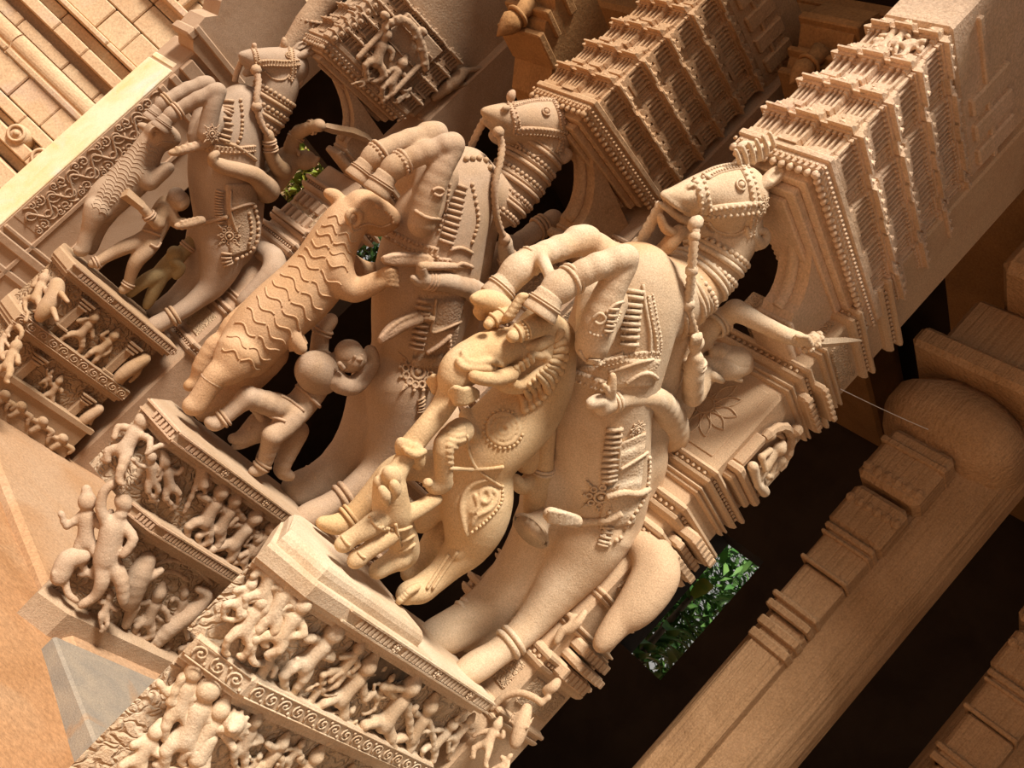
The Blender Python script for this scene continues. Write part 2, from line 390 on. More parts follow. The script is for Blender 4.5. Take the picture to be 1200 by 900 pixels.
M['leaf'] = leafmat('green leaf', (.035, .12, .02), (.12, .23, .05)); M['leaf_yellow'] = leafmat('yellow leaf', (.30, .28, .03), (.16, .22, .03))
M['bark'] = stone('bark', (.16, .10, .06), (.10, .07, .045), None, 6, .6, 40)
M['thread'] = plain('pale thread', (.7, .68, .65), .5)
# ---------------------------------------------------------------- the setting
def structure(name, mb, m, fr=W, smooth=False):
    return single(fr, (0, 0, 0), name, mb.geo, m, None, None, kind='structure', smooth=smooth)
# sandy ground, gently uneven
n = 90; gx = np.linspace(-16, 12, n); gy = np.linspace(-6, 22, n); V = []; Fc = []
for j in range(n):
    for i in range(n): V.append((gx[i], gy[j], -.10 + .02 * math.sin(gx[i] * 2.3 + gy[j]) + .015 * math.sin(gy[j] * 3.1 - gx[i])))
Fc = [(j * n + i, j * n + i + 1, (j + 1) * n + i + 1, (j + 1) * n + i) for j in range(n - 1) for i in range(n - 1)]
structure('ground', MB().add(V, Fc), M['sand'], smooth=True)
# hall plinth the pillars stand on (front edge runs along the row)
b = MB(); b.box(-9.0, .26, .47, 6.0, -.3, -.005, .012); structure('floor', b, M['slab'], S2)
b = MB(); b.box(-9.0, .12, -9.0, .465, -.3, -.03, .03); structure('floor_paving', b, M['paving'], S2)
# roof of the hall and its back wall (shade put into the dark colour, closed at the back but for one opening)
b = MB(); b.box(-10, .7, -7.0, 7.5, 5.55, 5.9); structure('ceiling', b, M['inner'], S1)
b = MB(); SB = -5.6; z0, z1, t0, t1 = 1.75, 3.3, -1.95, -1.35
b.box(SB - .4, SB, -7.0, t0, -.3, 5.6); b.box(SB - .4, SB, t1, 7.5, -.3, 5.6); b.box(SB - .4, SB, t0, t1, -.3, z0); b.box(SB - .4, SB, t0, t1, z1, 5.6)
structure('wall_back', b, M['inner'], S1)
b = MB(); b.box(-6, -1.4, 5.2, 5.6, -.3, 5.6); structure('wall_right_blocker', b, M['inner'], S1)  # added out of view to block light from the right
# dark end wall of the hall with two openings on to the trees
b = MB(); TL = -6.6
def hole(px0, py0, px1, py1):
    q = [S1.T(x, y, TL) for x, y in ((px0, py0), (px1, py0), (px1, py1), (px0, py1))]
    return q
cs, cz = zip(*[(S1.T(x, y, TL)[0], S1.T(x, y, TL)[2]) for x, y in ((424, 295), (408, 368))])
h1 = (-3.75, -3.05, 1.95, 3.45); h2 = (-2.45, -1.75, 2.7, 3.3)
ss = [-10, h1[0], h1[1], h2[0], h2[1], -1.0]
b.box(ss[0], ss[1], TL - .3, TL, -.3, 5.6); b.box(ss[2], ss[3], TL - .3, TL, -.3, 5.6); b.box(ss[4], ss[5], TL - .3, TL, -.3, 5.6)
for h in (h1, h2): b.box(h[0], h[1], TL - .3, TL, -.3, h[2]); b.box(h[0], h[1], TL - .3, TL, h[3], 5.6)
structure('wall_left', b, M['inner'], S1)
# ochre temple wall across the court: horizontal mouldings and coursed blocks
b = MB(); yw = 14.0
def wz(v): return 1.6 + yw * math.tan(PITCH + math.atan(v / FPX))
rows = [(-420, -250, .10), (-250, -224, .34), (-224, -210, .0), (-210, -193, .28), (-193, -184, .02), (-184, -168, .16), (-168, -133, .10), (-133, -124, -.08), (-124, -104, .26), (-104, -88, .06), (-88, -78, -.12), (-78, -62, .2), (-62, -48, .06), (-48, -40, .24), (-40, -6, .04), (-6, 28, .04), (28, 66, .04), (66, 104, .04), (104, 150, .04), (150, 200, .04), (200, 260, .04), (260, 330, .04), (330, 420, .04)]
rr = random.Random(3)
for (v0, v1, d) in rows:
    za, zb = wz(v0), wz(v1)
    if v0 == -124:                                   # round roll moulding
        n = 10; zc = (za + zb) / 2; r = (zb - za) / 2
        prof = [(yw - d * .4 - .55 * r * math.cos(a) - .1, zc + r * math.sin(a)) for a in np.linspace(-1.57, 1.57, n)]
        for x0 in np.arange(-16, -5.5, 2.3):
            vs = [(x, y, z) for x in (x0 + .01, x0 + 2.29) for (y, z) in prof] ; m_ = len(prof)
            b.add(vs + [(x0 + .01, yw + .3, za), (x0 + .01, yw + .3, zb), (x0 + 2.29, yw + .3, za), (x0 + 2.29, yw + .3, zb)], [(k, k + 1, m_ + k + 1, m_ + k) for k in range(m_ - 1)])
        continue
    x = -16.0 + rr.random()
    while x < -4.6:
        w = rr.uniform(.5, 1.0) if v1 - v0 > 15 else rr.uniform(1.2, 2.2)
        b.box(x + .008, x + w - .008, yw - d - rr.uniform(0, .02), yw + .4, za + .008, zb - .008, .018); x += w
b.box(-16, -4.4, yw + .1, yw + .5, -.5, 8)
structure('wall_temple', b, M['temple'])
# two carved medallions and short pilasters on the temple wall
for (px, py, r) in ((20, 157, .17), (48, 185, .17)):
    c = W.Y(px, py, yw - .3); q = MB(); q.tube([c + [0, .25, 0], c + [0, -.02, 0]], [r, r * .9], 18); q.ring(c + [0, -.03, 0], (0, 1, 0), r * .7, .025, 6, 18, ex=(1, 0, 0)); q.ball(c + [0, -.03, 0], r * .3, 8)
    single(W, c, 'medallion', q.geo, M['temple'], 'round carved medallion on the ochre temple wall, %s of the two' % ('upper' if py < 170 else 'lower'), 'carving', 'medallions on the temple wall')
q = MB(); c = W.Y(215, 5, yw - .02)
for k in range(4): q.box(c[0] - .5 + k * .17, c[0] - .38 + k * .17, yw - .22, yw, c[2] - .1, c[2] + .75, .02)
q.box(c[0] - .6, c[0] + .3, yw - .26, yw, c[2] - .2, c[2] - .08, .02)
single(W, c, 'pilaster_cluster', q.geo, M['temple'], 'small cluster of pilasters standing out of the ochre temple wall', 'pilaster', smooth=False)
# a thin broken root or twig lying on the sand
P = [W.Zp(x, y, -.085) for x, y in ((-8, 703), (10, 711), (25, 716), (40, 724))]
q = MB(); q.tube(crom(P, 4), [.012] * 13, 7); single(W, P[1], 'stick', q.geo, M['ped1'], 'thin pale stick lying on the orange sand', 'stick')
q = MB(); P = W.Zp(52, 733, -.09)
q.ball(P, .028, 7, (1.3, 1, .6)); single(W, P, 'pebble', q.geo, M['fig1'], 'small pale pebble on the sand next to the stick', 'pebble')
# ---------------------------------------------------------------- pedestals, shafts, canopies
def extrude_sz(mb, prof, t0, t1):
    """profile in (s, z), extruded along t"""
    n = len(prof); v = [(s, t0, z) for s, z in prof] + [(s, t1, z) for s, z in prof]
    f = [tuple(range(n)), tuple(range(n, 2 * n))[::-1]] + [(i, n + i, n + (i + 1) % n, (i + 1) % n) for i in range(n)]
    return mb.add(v, f)
def limb_fig(K, hx, hy, qx, qy, rnd, sc=1.0, off=0.0):
    """one small relief figure: head at (hx,hy), pelvis at (qx,qy), in the zoom's pixels; limbs in a lively pose"""
    d = np.array([qx - hx, qy - hy], float); L = np.linalg.norm(d); d /= L; e = np.array([-d[1], d[0]]); h = np.array([hx, hy], float)
    r = L * .26 * sc
    K.ell(*(h - d * r * 1.15), *(h + d * r * .95), off + .018, r * .92, 1.0)
    K.ell(*(h - d * r * 1.9 + e * r * .2), *(h - d * r * .5), off + .01, r * .55, .9)                       # hair knot
    sh = h + d * L * .36; q = h + d * L
    K.tube([(*(h + d * r), off + .01, r * .5), (*sh, off + .012, r * .78), (*(h + d * L * .7), off + .015, r * .70), (*q, off + .012, r * .86)])
    for sg in (-1, 1):
        s0 = sh + e * sg * r * .8; bend = rnd.uniform(-.5, 1.0)
        el = s0 + e * sg * L * rnd.uniform(.12, .32) + d * L * rnd.uniform(-.05, .32)
        ha = el + (d * L * rnd.uniform(-.42, .32) + e * sg * L * rnd.uniform(-.30, .25))
        K.tube([(*s0, off + .012, r * .42), (*el, off + .022, r * .34), (*ha, off + .026, r * .27), (*(ha + (ha - el) * .22), off + .024, r * .24)], sub=2)
        q0 = q + e * sg * r * .45; kn = q0 + d * L * rnd.uniform(.2, .48) + e * sg * L * rnd.uniform(.02, .36)
        an = kn + d * L * rnd.uniform(.22, .48) - e * sg * L * rnd.uniform(-.12, .28); ft = an + e * rnd.choice((-1, 1)) * L * .16 + d * L * .04
        K.tube([(*q0, off + .014, r * .62), (*kn, off + .026, r * .46), (*an, off + .016, r * .32), (*ft, off + .014, r * .26)], sub=2)
    K.raw([(*K.pt(*(q + e * r * .8), off + .02), .008), (*K.pt(*(q - e * r * .8), off + .02), .008)])
class Panel:
    """a recessed face that carries relief figures"""
    def __init__(s, th, p0, n, zm, m, vox): s.th, s.p0, s.n, s.zm, s.m, s.vox = th, p0, n, zm, m, vox
    def K(s, k=.012): return Sculpt(s.th.fr, k, s.p0, s.n, s.zm)
    def fig(s, hx, hy, qx, qy, seed, sc=1.0, m=None):
        K = s.K(); limb_fig(K, hx, hy, qx, qy, random.Random(seed), sc); return s.th.part('relief_figure', K.build(s.vox), m or s.m)
    def beast(s, pts, legs, m=None, name='relief_animal'):
        K = s.K(); K.tube(pts)
        for l in legs: K.tube(l)
        return s.th.part(name, K.build(s.vox), m or s.m)
def frieze(th, foot_face, z0, z1, m, name='frieze', pitch=.026, every=.30):
    """row of little upright slots between rosettes along a face: foot_face = ((s0,t0),(s1,t1)), outward normal to the right hand"""
    (a, b) = [np.array([*p, 0.0]) for p in foot_face]; d = b - a; L = np.linalg.norm(d); d /= L; nrm = np.array([d[1], -d[0], 0]); mb = MB(); h = z1 - z0; x = pitch
    X = lambda u, o, z: a + d * u + nrm * o + np.array([0, 0, z])
    def bar(u0, u1, o0, o1, za, zb):
        v = [X(u, o, z) for z in (za, zb) for o in (o0, o1) for u in (u0, u1)]
        mb.add(v, [(0, 2, 3, 1), (4, 5, 7, 6), (0, 1, 5, 4), (2, 6, 7, 3), (0, 4, 6, 2), (1, 3, 7, 5)])
    bar(0, L, -.004, .012, z0, z0 + h * .14); bar(0, L, -.004, .014, z1 - h * .14, z1)
    while x < L - pitch:
        ph = (x % every)
        if ph < pitch * 2.6:
            if ph < pitch:
                c = X(x + pitch, .008, z0 + h * .5)
                for k in range(8): w = k * math.pi / 4; mb.ball(c + d * math.cos(w) * h * .3 + np.array([0, 0, math.sin(w) * h * .3]), h * .12, 5)
                mb.ball(c, h * .16, 6)
        else: bar(x, x + pitch * .55, -.004, .011, z0 + h * .2, z1 - h * .2)
        x += pitch
    return th.part(name, mb.geo, m, False)
def scrollband(th, foot_face, z0, z1, m, name='scroll_band', amp=1.0):
    """running scroll of spirals along a face"""
    (a, b) = [np.array([*p, 0.0]) for p in foot_face]; d = b - a; L = np.linalg.norm(d); d /= L; nrm = np.array([d[1], -d[0], 0]); mb = MB(); h = z1 - z0; zc = (z0 + z1) / 2; n = max(2, int(L / (h * 1.05))); w = L / n
    X = lambda u, z: a + d * u + nrm * .004 + np.array([0, 0, z])
    for k in range(n):
        sg = 1 if k % 2 else -1; c = (k + .5) * w
        P = [X(c + w * .42 * (1 - i / 16) * math.cos(i * .62 + 2.2), zc + sg * h * .40 * (1 - i / 16) * math.sin(i * .62 + 2.2)) for i in range(15)]
        mb.tube(P, h * .06, 5); mb.ball(P[-1], h * .09, 5); mb.ball(X(c + w * .45, zc + sg * h * .28), h * .1, 5)
    mb.tube([X(0, z0 + h * .04), X(L, z0 + h * .04)], h * .05, 5); mb.tube([X(0, z1 - h * .04), X(L, z1 - h * .04)], h * .05, 5)
    return th.part(name, mb.geo, m, True)
def facebay(mb, f, u0, u1, o, z, h, rnd):
    """one bay of a canopy storey: plinth, pilasters, rolled cornice with a horseshoe knob, little battlement; f(u, o, z) gives the point"""
    def bar(a, c, o1, za, zb, o0=-.03, top=None):
        ot = o1 if top is None else top
        v = [f(uu, oo, zz) for zz, o_ in ((za, o1), (zb, ot)) for oo in (o0, o_) for uu in (a, c)]
        mb.add(v, [(0, 2, 3, 1), (4, 5, 7, 6), (0, 1, 5, 4), (2, 6, 7, 3), (0, 4, 6, 2), (1, 3, 7, 5)])
    w = u1 - u0; bar(u0, u1, o + .014, z, z + h * .09); bar(u0 + .003, u1 - .003, o + .006, z + h * .09, z + h * .15); bar(u0 + .006, u1 - .006, o - .012, z + h * .15, z + h * .6)
    n = max(2, int(round(w / .034))); p = (w - .016) / n
    for k in range(n + 1):
        u = u0 + .008 + p * k; g = .0065 if k in (0, n) else .0048
        bar(u - g, u + g, o + .006, z + h * .15, z + h * .52); bar(u - g * 1.5, u + g * 1.5, o + .012, z + h * .52, z + h * .6)
    bar(u0 - .004, u1 + .004, o + .020, z + h * .60, z + h * .655); bar(u0 - .010, u1 + .010, o + .046, z + h * .655, z + h * .70); bar(u0 - .010, u1 + .010, o + .046, z + h * .70, z + h * .80, top=o + .018)
    bar(u0 + .002, u1 - .002, o + .012, z + h * .80, z + h * .90)
    m_ = max(1, int(round(w / .075)))
    for k in range(m_):
        u = u0 + w * (k + .5) / m_; mb.ball(f(u, o + .030, z + h * .735), h * .085, 7); mb.ball(f(u, o + .036, z + h * .80), h * .04, 5)
        if rnd.random() < .75: bar(u - w / m_ * .3, u + w / m_ * .3, o + .008, z + h * .9, z + h * .99)
def bays(u0, u1, n, big, rnd):
    """alternate projecting and recessed bays along a face"""
    L = u1 - u0; ws = [(1.25 if k % 2 == 0 else .8) * rnd.uniform(.92, 1.08) for k in range(n)]; t = sum(ws); u = u0; out = []
    for k, w in enumerate(ws):
        out.append((u, u + L * w / t, (big if k % 2 == 0 else .0) + (.014 if k == n // 2 else 0))); u += L * w / t
    return out
def canopy(fr, s0, s1, t0, t1, zb, tiers, m, shear, label, tops=None, front_fig=None):
    th = Thing(fr, ((s0 + s1) / 2, (t0 + t1) / 2, zb), 'canopy_block', label, 'stone canopy', 'tower-like canopies above the horses')
    def sh(mb): mb.shear(s1, shear); return mb.geo
    # soffit with stepped mouldings
    b = MB()
    for k, (g, d0, d1) in enumerate(((.05, -.045, .0), (.09, -.085, -.045), (.14, -.11, -.085))): b.box(s0 + g * .3, s1 - g, t0 + g, t1 - g, zb + d0, zb + d1 + .002, .006)
    for k in range(9):
        u = s0 + .1 + (s1 - s0 - .25) * k / 8; b.box(u, u + .035, t1 - .085, t1 - .058, zb - .05, zb - .004, .004)
    th.part('soffit', sh(b), m, False)
    # rim: plain fillet with a row of hanging beads below it
    b = MB(); b.box(s0, s1, t0, t1, zb, zb + .075, .008); b.box(s0 + .01, s1 + .012, t0 - .012, t1 + .012, zb + .05, zb + .085, .006)
    faces = ((lambda u, o, z: np.array([u, t1 + o, z]), s0, s1), (lambda u, o, z: np.array([s1 + o, u, z]), t0, t1), (lambda u, o, z: np.array([u, t0 - o, z]), s0, s1))
    for f, u0, u1 in faces:
        n = int((u1 - u0) / .03)
        for k in range(n + 1):
            c = f(u0 + (u1 - u0) * k / n, .008, zb + .025); b.ball(c, .009, 5)
    th.part('rim', sh(b), m, False)
    b = MB()
    for f, u0, u1 in faces:
        n = int((u1 - u0) / .042)
        for k in range(n + 1): b.ball(f(u0 + (u1 - u0) * (k + .2) / (n + .4), -.014, zb - .012), .0165, 7, (1, 1, 1.25))
    th.part('bead_fringe', sh(b), m, True)
    z = zb + .085
    for i, (h, ins) in enumerate(tiers):
        b = MB(); S0, S1_, T0, T1 = s0 - .0, s1 - ins - .03, t0 + ins * .9 + .03, t1 - ins - .03; rnd = random.Random(int(abs(s0) * 1000) + i * 7)
        b.box(S0, S1_, T0, T1, z, z + h)
        for f, u0, u1, nb in ((lambda u, o, zz: np.array([u, T1 + o, zz]), S0, S1_ + .012, 7), (lambda u, o, zz: np.array([S1_ + o, u, zz]), T0 - .012, T1 + .012, 5), (lambda u, o, zz: np.array([u, T0 - o, zz]), S0, S1_ + .012, 5)):
            for (a_, c_, o_) in bays(u0, u1, nb, .022, rnd): facebay(b, f, a_, c_, o_, z, h, rnd)
        th.part('tier', sh(b), m, False); z += h
    if tops:
        b = MB(); ins, h = tops; b.box(s0 - .3, s1 - ins, t0 + ins, t1 - ins, z, z + h, .015); b.box(s0 - .3, s1 - ins - .08, t0 + ins - .01, t1 - ins + .02, z + h * .3, z + h * .36, .006)
        for k in range(4): b.box(s0 + .02 + k * .17, s0 + .13 + k * .17, t1 - ins - .01, t1 - ins + .028, z + .05, z + h * .62, .01)
        th.part('top_block', sh(b), m, False)
    return th, z
def shaft(fr, s0, s1, t0, t1, zb, zt_, m, mc, bands, label, dado, zn=3.2):
    """square carved pillar: bands = [(z, height, growth)], dado = carved panels [(z0, z1)]"""
    th = Thing(fr, ((s0 + s1) / 2, (t0 + t1) / 2, zb), 'pillar', label, 'pillar', 'carved granite pillars behind the horses'); foot = [(s0, t0), (s1, t0), (s1, t1), (s0, t1)]
    b = MB(); b.box(s0, s1, t0, t1, zb, zn, .015); th.part('shaft', b.geo, m, False); tn = t0 + .24; footn = [(s0, tn), (s1, tn), (s1, t1), (s0, t1)]
    b = MB(); b.box(s0, s1, tn, t1, zn - .01, zt_, .012); th.part('neck', b.geo, m, False); foot0 = foot
    for z, h, g in bands:
        foot = foot0 if z + h < zn + .05 else footn; ta = foot[0][1]; b = MB(); g *= .6; b.profile(foot, [(z, 0.0), (z + h * .06, g * .5), (z + h * .2, g * .9), (z + h * .34, g), (z + h * .40, g * .45), (z + h * .58, g * .5), (z + h * .64, g * 1.1), (z + h * .76, g * 1.3), (z + h * .88, g * 1.15), (z + h * .94, g * .4), (z + h, 0.0)])
        if h > .09:
            n = int((t1 - ta) / .035)
            for k in range(n): b.ball((s1 + g * .75, ta + (t1 - ta) * (k + .5) / n, z + h * .5), .011, 5)
            n = int((s1 - s0) / .035)
            for k in range(n): b.ball((s0 + (s1 - s0) * (k + .5) / n, t1 + g * .75, z + h * .5), .011, 5)
        th.part('moulding', b.geo, m, False)
    for z0, z1 in dado:
        b = MB(); b.box(s0 + .04, s1 + .008, (t0 if z1 < zn + .02 else tn) + .05, t1 - .05, z0, z1, .006); b.box(s0 + .05, s1 - .05, t0, t1 + .008, z0, z1, .006); th.part('carved_panel', b.geo, mc, False)
    return th
def niche(th, s0, s1, t, z0, z1, m, mf, seed=1):
    """arched niche with a small seated figure on the side face t"""
    b = MB(); sc = (s0 + s1) / 2; w = abs(s1 - s0) / 2; zc = z0 + (z1 - z0) * .5
    for sg in (-1, 1): b.box(sc + sg * w * .86 - .02, sc + sg * w * .86 + .02, t - .02, t + .05, z0, zc, .008)
    P = [(sc + w * .86 * math.cos(a), t + .035, zc + (z1 - zc) * .8 * math.sin(a)) for a in np.linspace(0, math.pi, 15)]
    b.tube(P, [.022 + .006 * (i % 2) for i in range(15)], 7); P = [(sc + w * .62 * math.cos(a), t + .02, zc + (z1 - zc) * .55 * math.sin(a)) for a in np.linspace(0, math.pi, 13)]; b.tube(P, .014, 6)
    b.ball((sc, t + .05, z1 - .01), .035, 8); b.box(sc - w, sc + w, t - .02, t + .075, z0 - .045, z0, .012); b.box(sc - w * .85, sc + w * .85, t - .02, t + .05, z0 - .085, z0 - .045, .01)
    th.part('niche', b.geo, m, False)
    K = Sculpt(th.fr, .012); h = z1 - z0; q = lambda ds, dz, dt, r: (sc + ds * w, t + dt, z0 + dz * h, r)
    K.raw([q(0, .62, .05, .034)]); K.raw([q(0, .70, .045, .02)]); K.raw([q(0, .5, .04, .03), q(0, .3, .045, .036), q(0, .14, .045, .045)])
    for sg in (-1, 1):
        K.raw([q(sg * .3, .48, .045, .018), q(sg * .55, .30, .06, .016), q(sg * .2, .24, .085, .014)]); K.raw([q(sg * .2, .12, .05, .03), q(sg * .7, .10, .075, .024), q(sg * .05, .03, .09, .018)])
        K.raw([q(sg * .7, .6, .03, .03), q(sg * .82, .45, .03, .018)])
    th.part('niche_figure', K.build(.006), mf)
z5 = zt(120, 600, 2.4); z4 = zt(40, 440, 2.5); z3 = zt(0, 260, 3.2125); z7 = zt(700, 370, 2.4); z6 = zt(350, 0, 2.069)
def ped_core(fr, foot, base, levels, m, label):
    th = Thing(fr, base, 'pedestal', label, 'pedestal', 'carved pedestals under the horses')
    for lv in levels:
        name, zs = lv[:2]; b = MB(); b.profile(lv[2] if len(lv) > 2 else foot, zs); th.part(name, b.geo, M[m + 'f'] if 'field' in name else M[m], False)
    return th
def stepped(z0, z1, g0, g1):
    h = z1 - z0; return [(z0, g0), (z0 + h * .18, g0), (z0 + h * .22, g1 - .012), (z0 + h * .40, g1 - .010), (z0 + h * .44, g1), (z0 + h * .9, g1), (z1, g1 - .008)]
FIG = 0
# ---- nearest pedestal
F1 = [(-.72, -.22), (.44, -.22), (.82, .21), (.62, .30), (-.72, .30)]; F1L = [(-.72, -.22), (.34, -.22), (.74, .19), (.52, .30), (-.72, .30)]
P1 = ped_core(S1, F1, (0, 0, -.1), [('base', [(-.1, .0), (.06, .0), (.08, -.02)], F1L), ('lower_field', [(.05, -.055), (.66, -.055)], F1L), ('band', stepped(.61, .735, -.03, 0), F1L),
    ('upper_field', [(.72, -.055), (1.04, -.055)]), ('slab', stepped(1.0, 1.105, -.03, .005))], 'ped1', 'carved stone pedestal under the nearest horse, bright and weathered, lowest in the picture')
b = MB(); b.profile([(-.05, -.2), (.42, -.2), (.74, .15), (.58, .245), (-.05, .245)], [(1.1, .02), (1.13, .02), (1.148, .014), (1.16, .002), (1.165, -.015)]); P1.part('top_step', b.geo, M['ped1'], False)
frieze(P1, ((-.72, .305), (.42, .305))[::-1], 1.045, 1.10, M['orn']); scrollband(P1, ((.50, .30), (-.72, .30)), .66, .73, M['orn'])
scrollband(P1, ((.735, .20), (.53, .295)), .66, .73, M['orn'])
ch = unit([.09, .20, 0]); pc = np.array([.72, .255, 0]) - ch * .05; pcl = np.array([.63, .245, 0]) - ch * .05
up = Panel(P1, (0, .25, 0), (0, 1, 0), z5, M['fig1'], .006); uc = Panel(P1, pc, ch, z5, M['fig1'], .006)
for i, (p, q) in enumerate((((485, 148), (452, 236)), ((523, 196), (478, 292)), ((562, 264), (498, 352)), ((447, 255), (398, 335)), ((418, 205), (380, 262)))): uc.fig(*p, *q, 11 + i, 1.0)
for i, (p, q, s) in enumerate((((650, 342), (566, 430), 1.0), ((720, 385), (668, 452), .8), ((745, 437), (668, 528), .9), ((866, 492), (790, 596), .95), ((812, 470), (770, 520), .6), ((922, 548), (868, 636), .9), ((985, 600), (930, 660), .8), ((700, 560), (650, 610), .6), ((1035, 585), (990, 640), .7), ((620, 480), (580, 540), .6), ((480, 400), (440, 470), .8))): up.fig(*p, *q, 31 + i, s, M['fig1'])
lo_ = Panel(P1, (0, .25, 0), (0, 1, 0), z5, M['fig1'], .006); lc = Panel(P1, pcl, ch, z5, M['fig1'], .006)
for i, (p, q) in enumerate((((256, 452), (214, 560)), ((297, 500), (232, 640)), ((330, 560), (270, 660)), ((150, 620), (100, 700)))): lc.fig(*p, *q, 51 + i, 1.0)
lo_.fig(505, 652, 455, 716, 61); lo_.fig(600, 690, 540, 760, 62); lo_.fig(690, 740, 640, 800, 63); lo_.fig(430, 590, 390, 670, 64, .9); lo_.fig(440, 690, 410, 730, 65, .8); lo_.fig(560, 655, 520, 700, 66, .7)
K = lc.K(); K.ell(345, 590, 395, 610, .03, 32, .8)                                    # maned lion face
for k in range(12): a = k * math.pi / 6; K.tube([(370 + 30 * math.cos(a), 600 + 30 * math.sin(a), .02, 9), (370 + 43 * math.cos(a), 600 + 43 * math.sin(a), .012, 7)])
K.ell(352, 606, 376, 616, .06, 12); K.tube([(300, 640, .02, 24), (270, 690, .02, 30)])
P1.part('relief_animal', K.build(.006), M['fig1'])
# patch of black lichen on the slab top and field
q = Skin(S1, (F1 and MB().profile(F1, [(.72, -.055), (1.04, -.055)]).geo))
b = MB()
for (x, y, r) in ((770, 430, 40), (800, 470, 45), (820, 420, 30), (850, 450, 34), (760, 480, 26), (900, 480, 22)):
    h = q.hit(*z5(x, y))
    if h is not None:
        R = r / 2.4 / S1.ppm(h[0]); m_ = 14; c = h[0] + h[1] * .004; X = np.array([1.0, 0, 0]); vs = [c + np.array([0, 0.003, 0])] + [c + R * (1 + .25 * math.sin(3 * k + x)) * (math.cos(2 * math.pi * k / m_) * X + math.sin(2 * math.pi * k / m_) * ZU) - np.array([0, .004, 0]) for k in range(m_)]
        b.add(vs, [(0, 1 + k, 1 + (k + 1) % m_) for k in range(m_)])
P1.part('lichen_patch', b.geo, M['lichen'], True, label='black lichen stain')
# ---- middle pedestal
F2 = [(-.66, -.22), (.26, -.22), (.54, .10), (.45, .32), (-.66, .32)]; F2L = [(-.66, -.2), (-.02, -.2), (.33, .27), (.18, .34), (-.66, .34)]
P2 = ped_core(S2, F2, (0, 0, 0), [('base', [(-.16, .015), (.05, .015), (.07, -.02)], F2L), ('lower_field', [(.05, -.06), (.52, -.06)], F2L), ('band', stepped(.49, .605, -.035, 0), F2L),
    ('upper_field', [(.58, -.06), (.92, -.06)]), ('slab', stepped(.885, .99, -.03, 0))], 'ped2', 'carved stone pedestal under the middle horse, between the other two pedestals')
frieze(P2, ((.45, .32), (-.66, .32)), .93, .985, M['orn2']); frieze(P2, ((.18, .34), (-.66, .34)), .545, .60, M['orn2'], pitch=.02, every=9)
frieze(P2, ((.54, .10), (.45, .32)), .93, .985, M['orn2'], every=9); frieze(P2, ((.33, .27), (.18, .34)), .545, .60, M['orn2'], pitch=.02, every=9)
up = Panel(P2, (0, .265, 0), (0, 1, 0), z4, M['fig2'], .007); ff = unit([.22, .09, 0]); pf = np.array([.495, .21, 0]) - ff * .05; uf = Panel(P2, pf, ff, z4, M['fig2'], .007)
uf.fig(318, 135, 262, 222, 71, 1.0)
for i, (p, q, s) in enumerate((((343, 240), (345, 312), .9), ((384, 252), (398, 330), .9), ((548, 342), (500, 430), 1), ((588, 366), (540, 455), .9), ((645, 418), (580, 498), 1), ((692, 450), (638, 520), .8), ((520, 292), (496, 330), .7), ((655, 480), (610, 545), .8))): up.fig(*p, *q, 80 + i, s)
K = up.K(); K.tube([(330, 230, .02, 7), (370, 205, .02, 7), (430, 215, .02, 7), (480, 260, .02, 7), (470, 330, .02, 7), (440, 400, .02, 7)]); K.tube([(500, 235, .02, 8), (497, 320, .03, 16)]); P2.part('relief_arch', K.build(.007), M['fig2'])
ffl = unit([.08, .15, 0]); uf = Panel(P2, np.array([.255, .305, 0]) - ffl * .05, ffl, z4, M['fig2'], .007); K = uf.K()      # tall crowned warrior at the corner
K.ell(252, 342, 272, 400, .05, 25); K.ell(240, 395, 268, 420, .05, 22); K.tube([(252, 420, .04, 14), (235, 440, .04, 34), (222, 490, .045, 33), (212, 540, .04, 36)])
K.tube([(215, 435, .05, 16), (195, 390, .06, 14), (205, 340, .06, 12), (235, 315, .06, 11)]); K.tube([(262, 440, .05, 15), (290, 480, .07, 13), (262, 525, .08, 12)])
K.tube([(200, 545, .04, 24), (200, 600, .06, 20), (180, 645, .05, 14), (140, 672, .05, 12)]); K.tube([(228, 550, .04, 24), (255, 600, .06, 20), (262, 660, .05, 15)]); P2.part('relief_warrior', K.build(.007), M['fig2'])
uf.fig(155, 372, 150, 490, 91, .9); uf.fig(222, 650, 205, 700, 92, .9)
uf.beast([(75, 590, .05, 26), (100, 540, .04, 28), (140, 530, .03, 24)], [[(90, 600, .04, 10), (100, 640, .05, 8), (125, 660, .05, 7)], [(65, 600, .07, 10), (58, 580, .08, 7)]])
lo_ = Panel(P2, (0, .265, 0), (0, 1, 0), z4, M['fig2'], .007)
K = lo_.K(); K.ell(305, 555, 335, 600, .05, 24); K.tube([(330, 540, .03, 26), (300, 600, .04, 34), (280, 660, .04, 30)]); K.tube([(320, 600, .05, 12), (350, 585, .06, 11), (372, 570, .06, 9)]); K.tube([(290, 680, .04, 20), (270, 730, .04, 14)]); P2.part('relief_warrior', K.build(.007), M['fig2'])
lo_.beast([(355, 790, .02, 16), (400, 740, .03, 24), (450, 700, .03, 26), (490, 665, .03, 20), (505, 640, .035, 15), (480, 625, .035, 10)], [[(410, 745, .03, 11), (370, 760, .03, 8), (330, 800, .03, 6)], [(470, 700, .03, 11), (510, 720, .03, 8), (500, 750, .03, 6)], [(440, 720, .03, 10), (450, 770, .03, 7)]])
lo_.fig(440, 640, 425, 700, 95, .9); lo_.fig(365, 640, 330, 720, 97, 1.0); lo_.fig(505, 730, 470, 790, 98, .9); lo_.fig(300, 760, 262, 800, 99, .8); lo_.fig(545, 690, 520, 740, 94, .8); lo_.fig(385, 800, 340, 840, 96, .9)
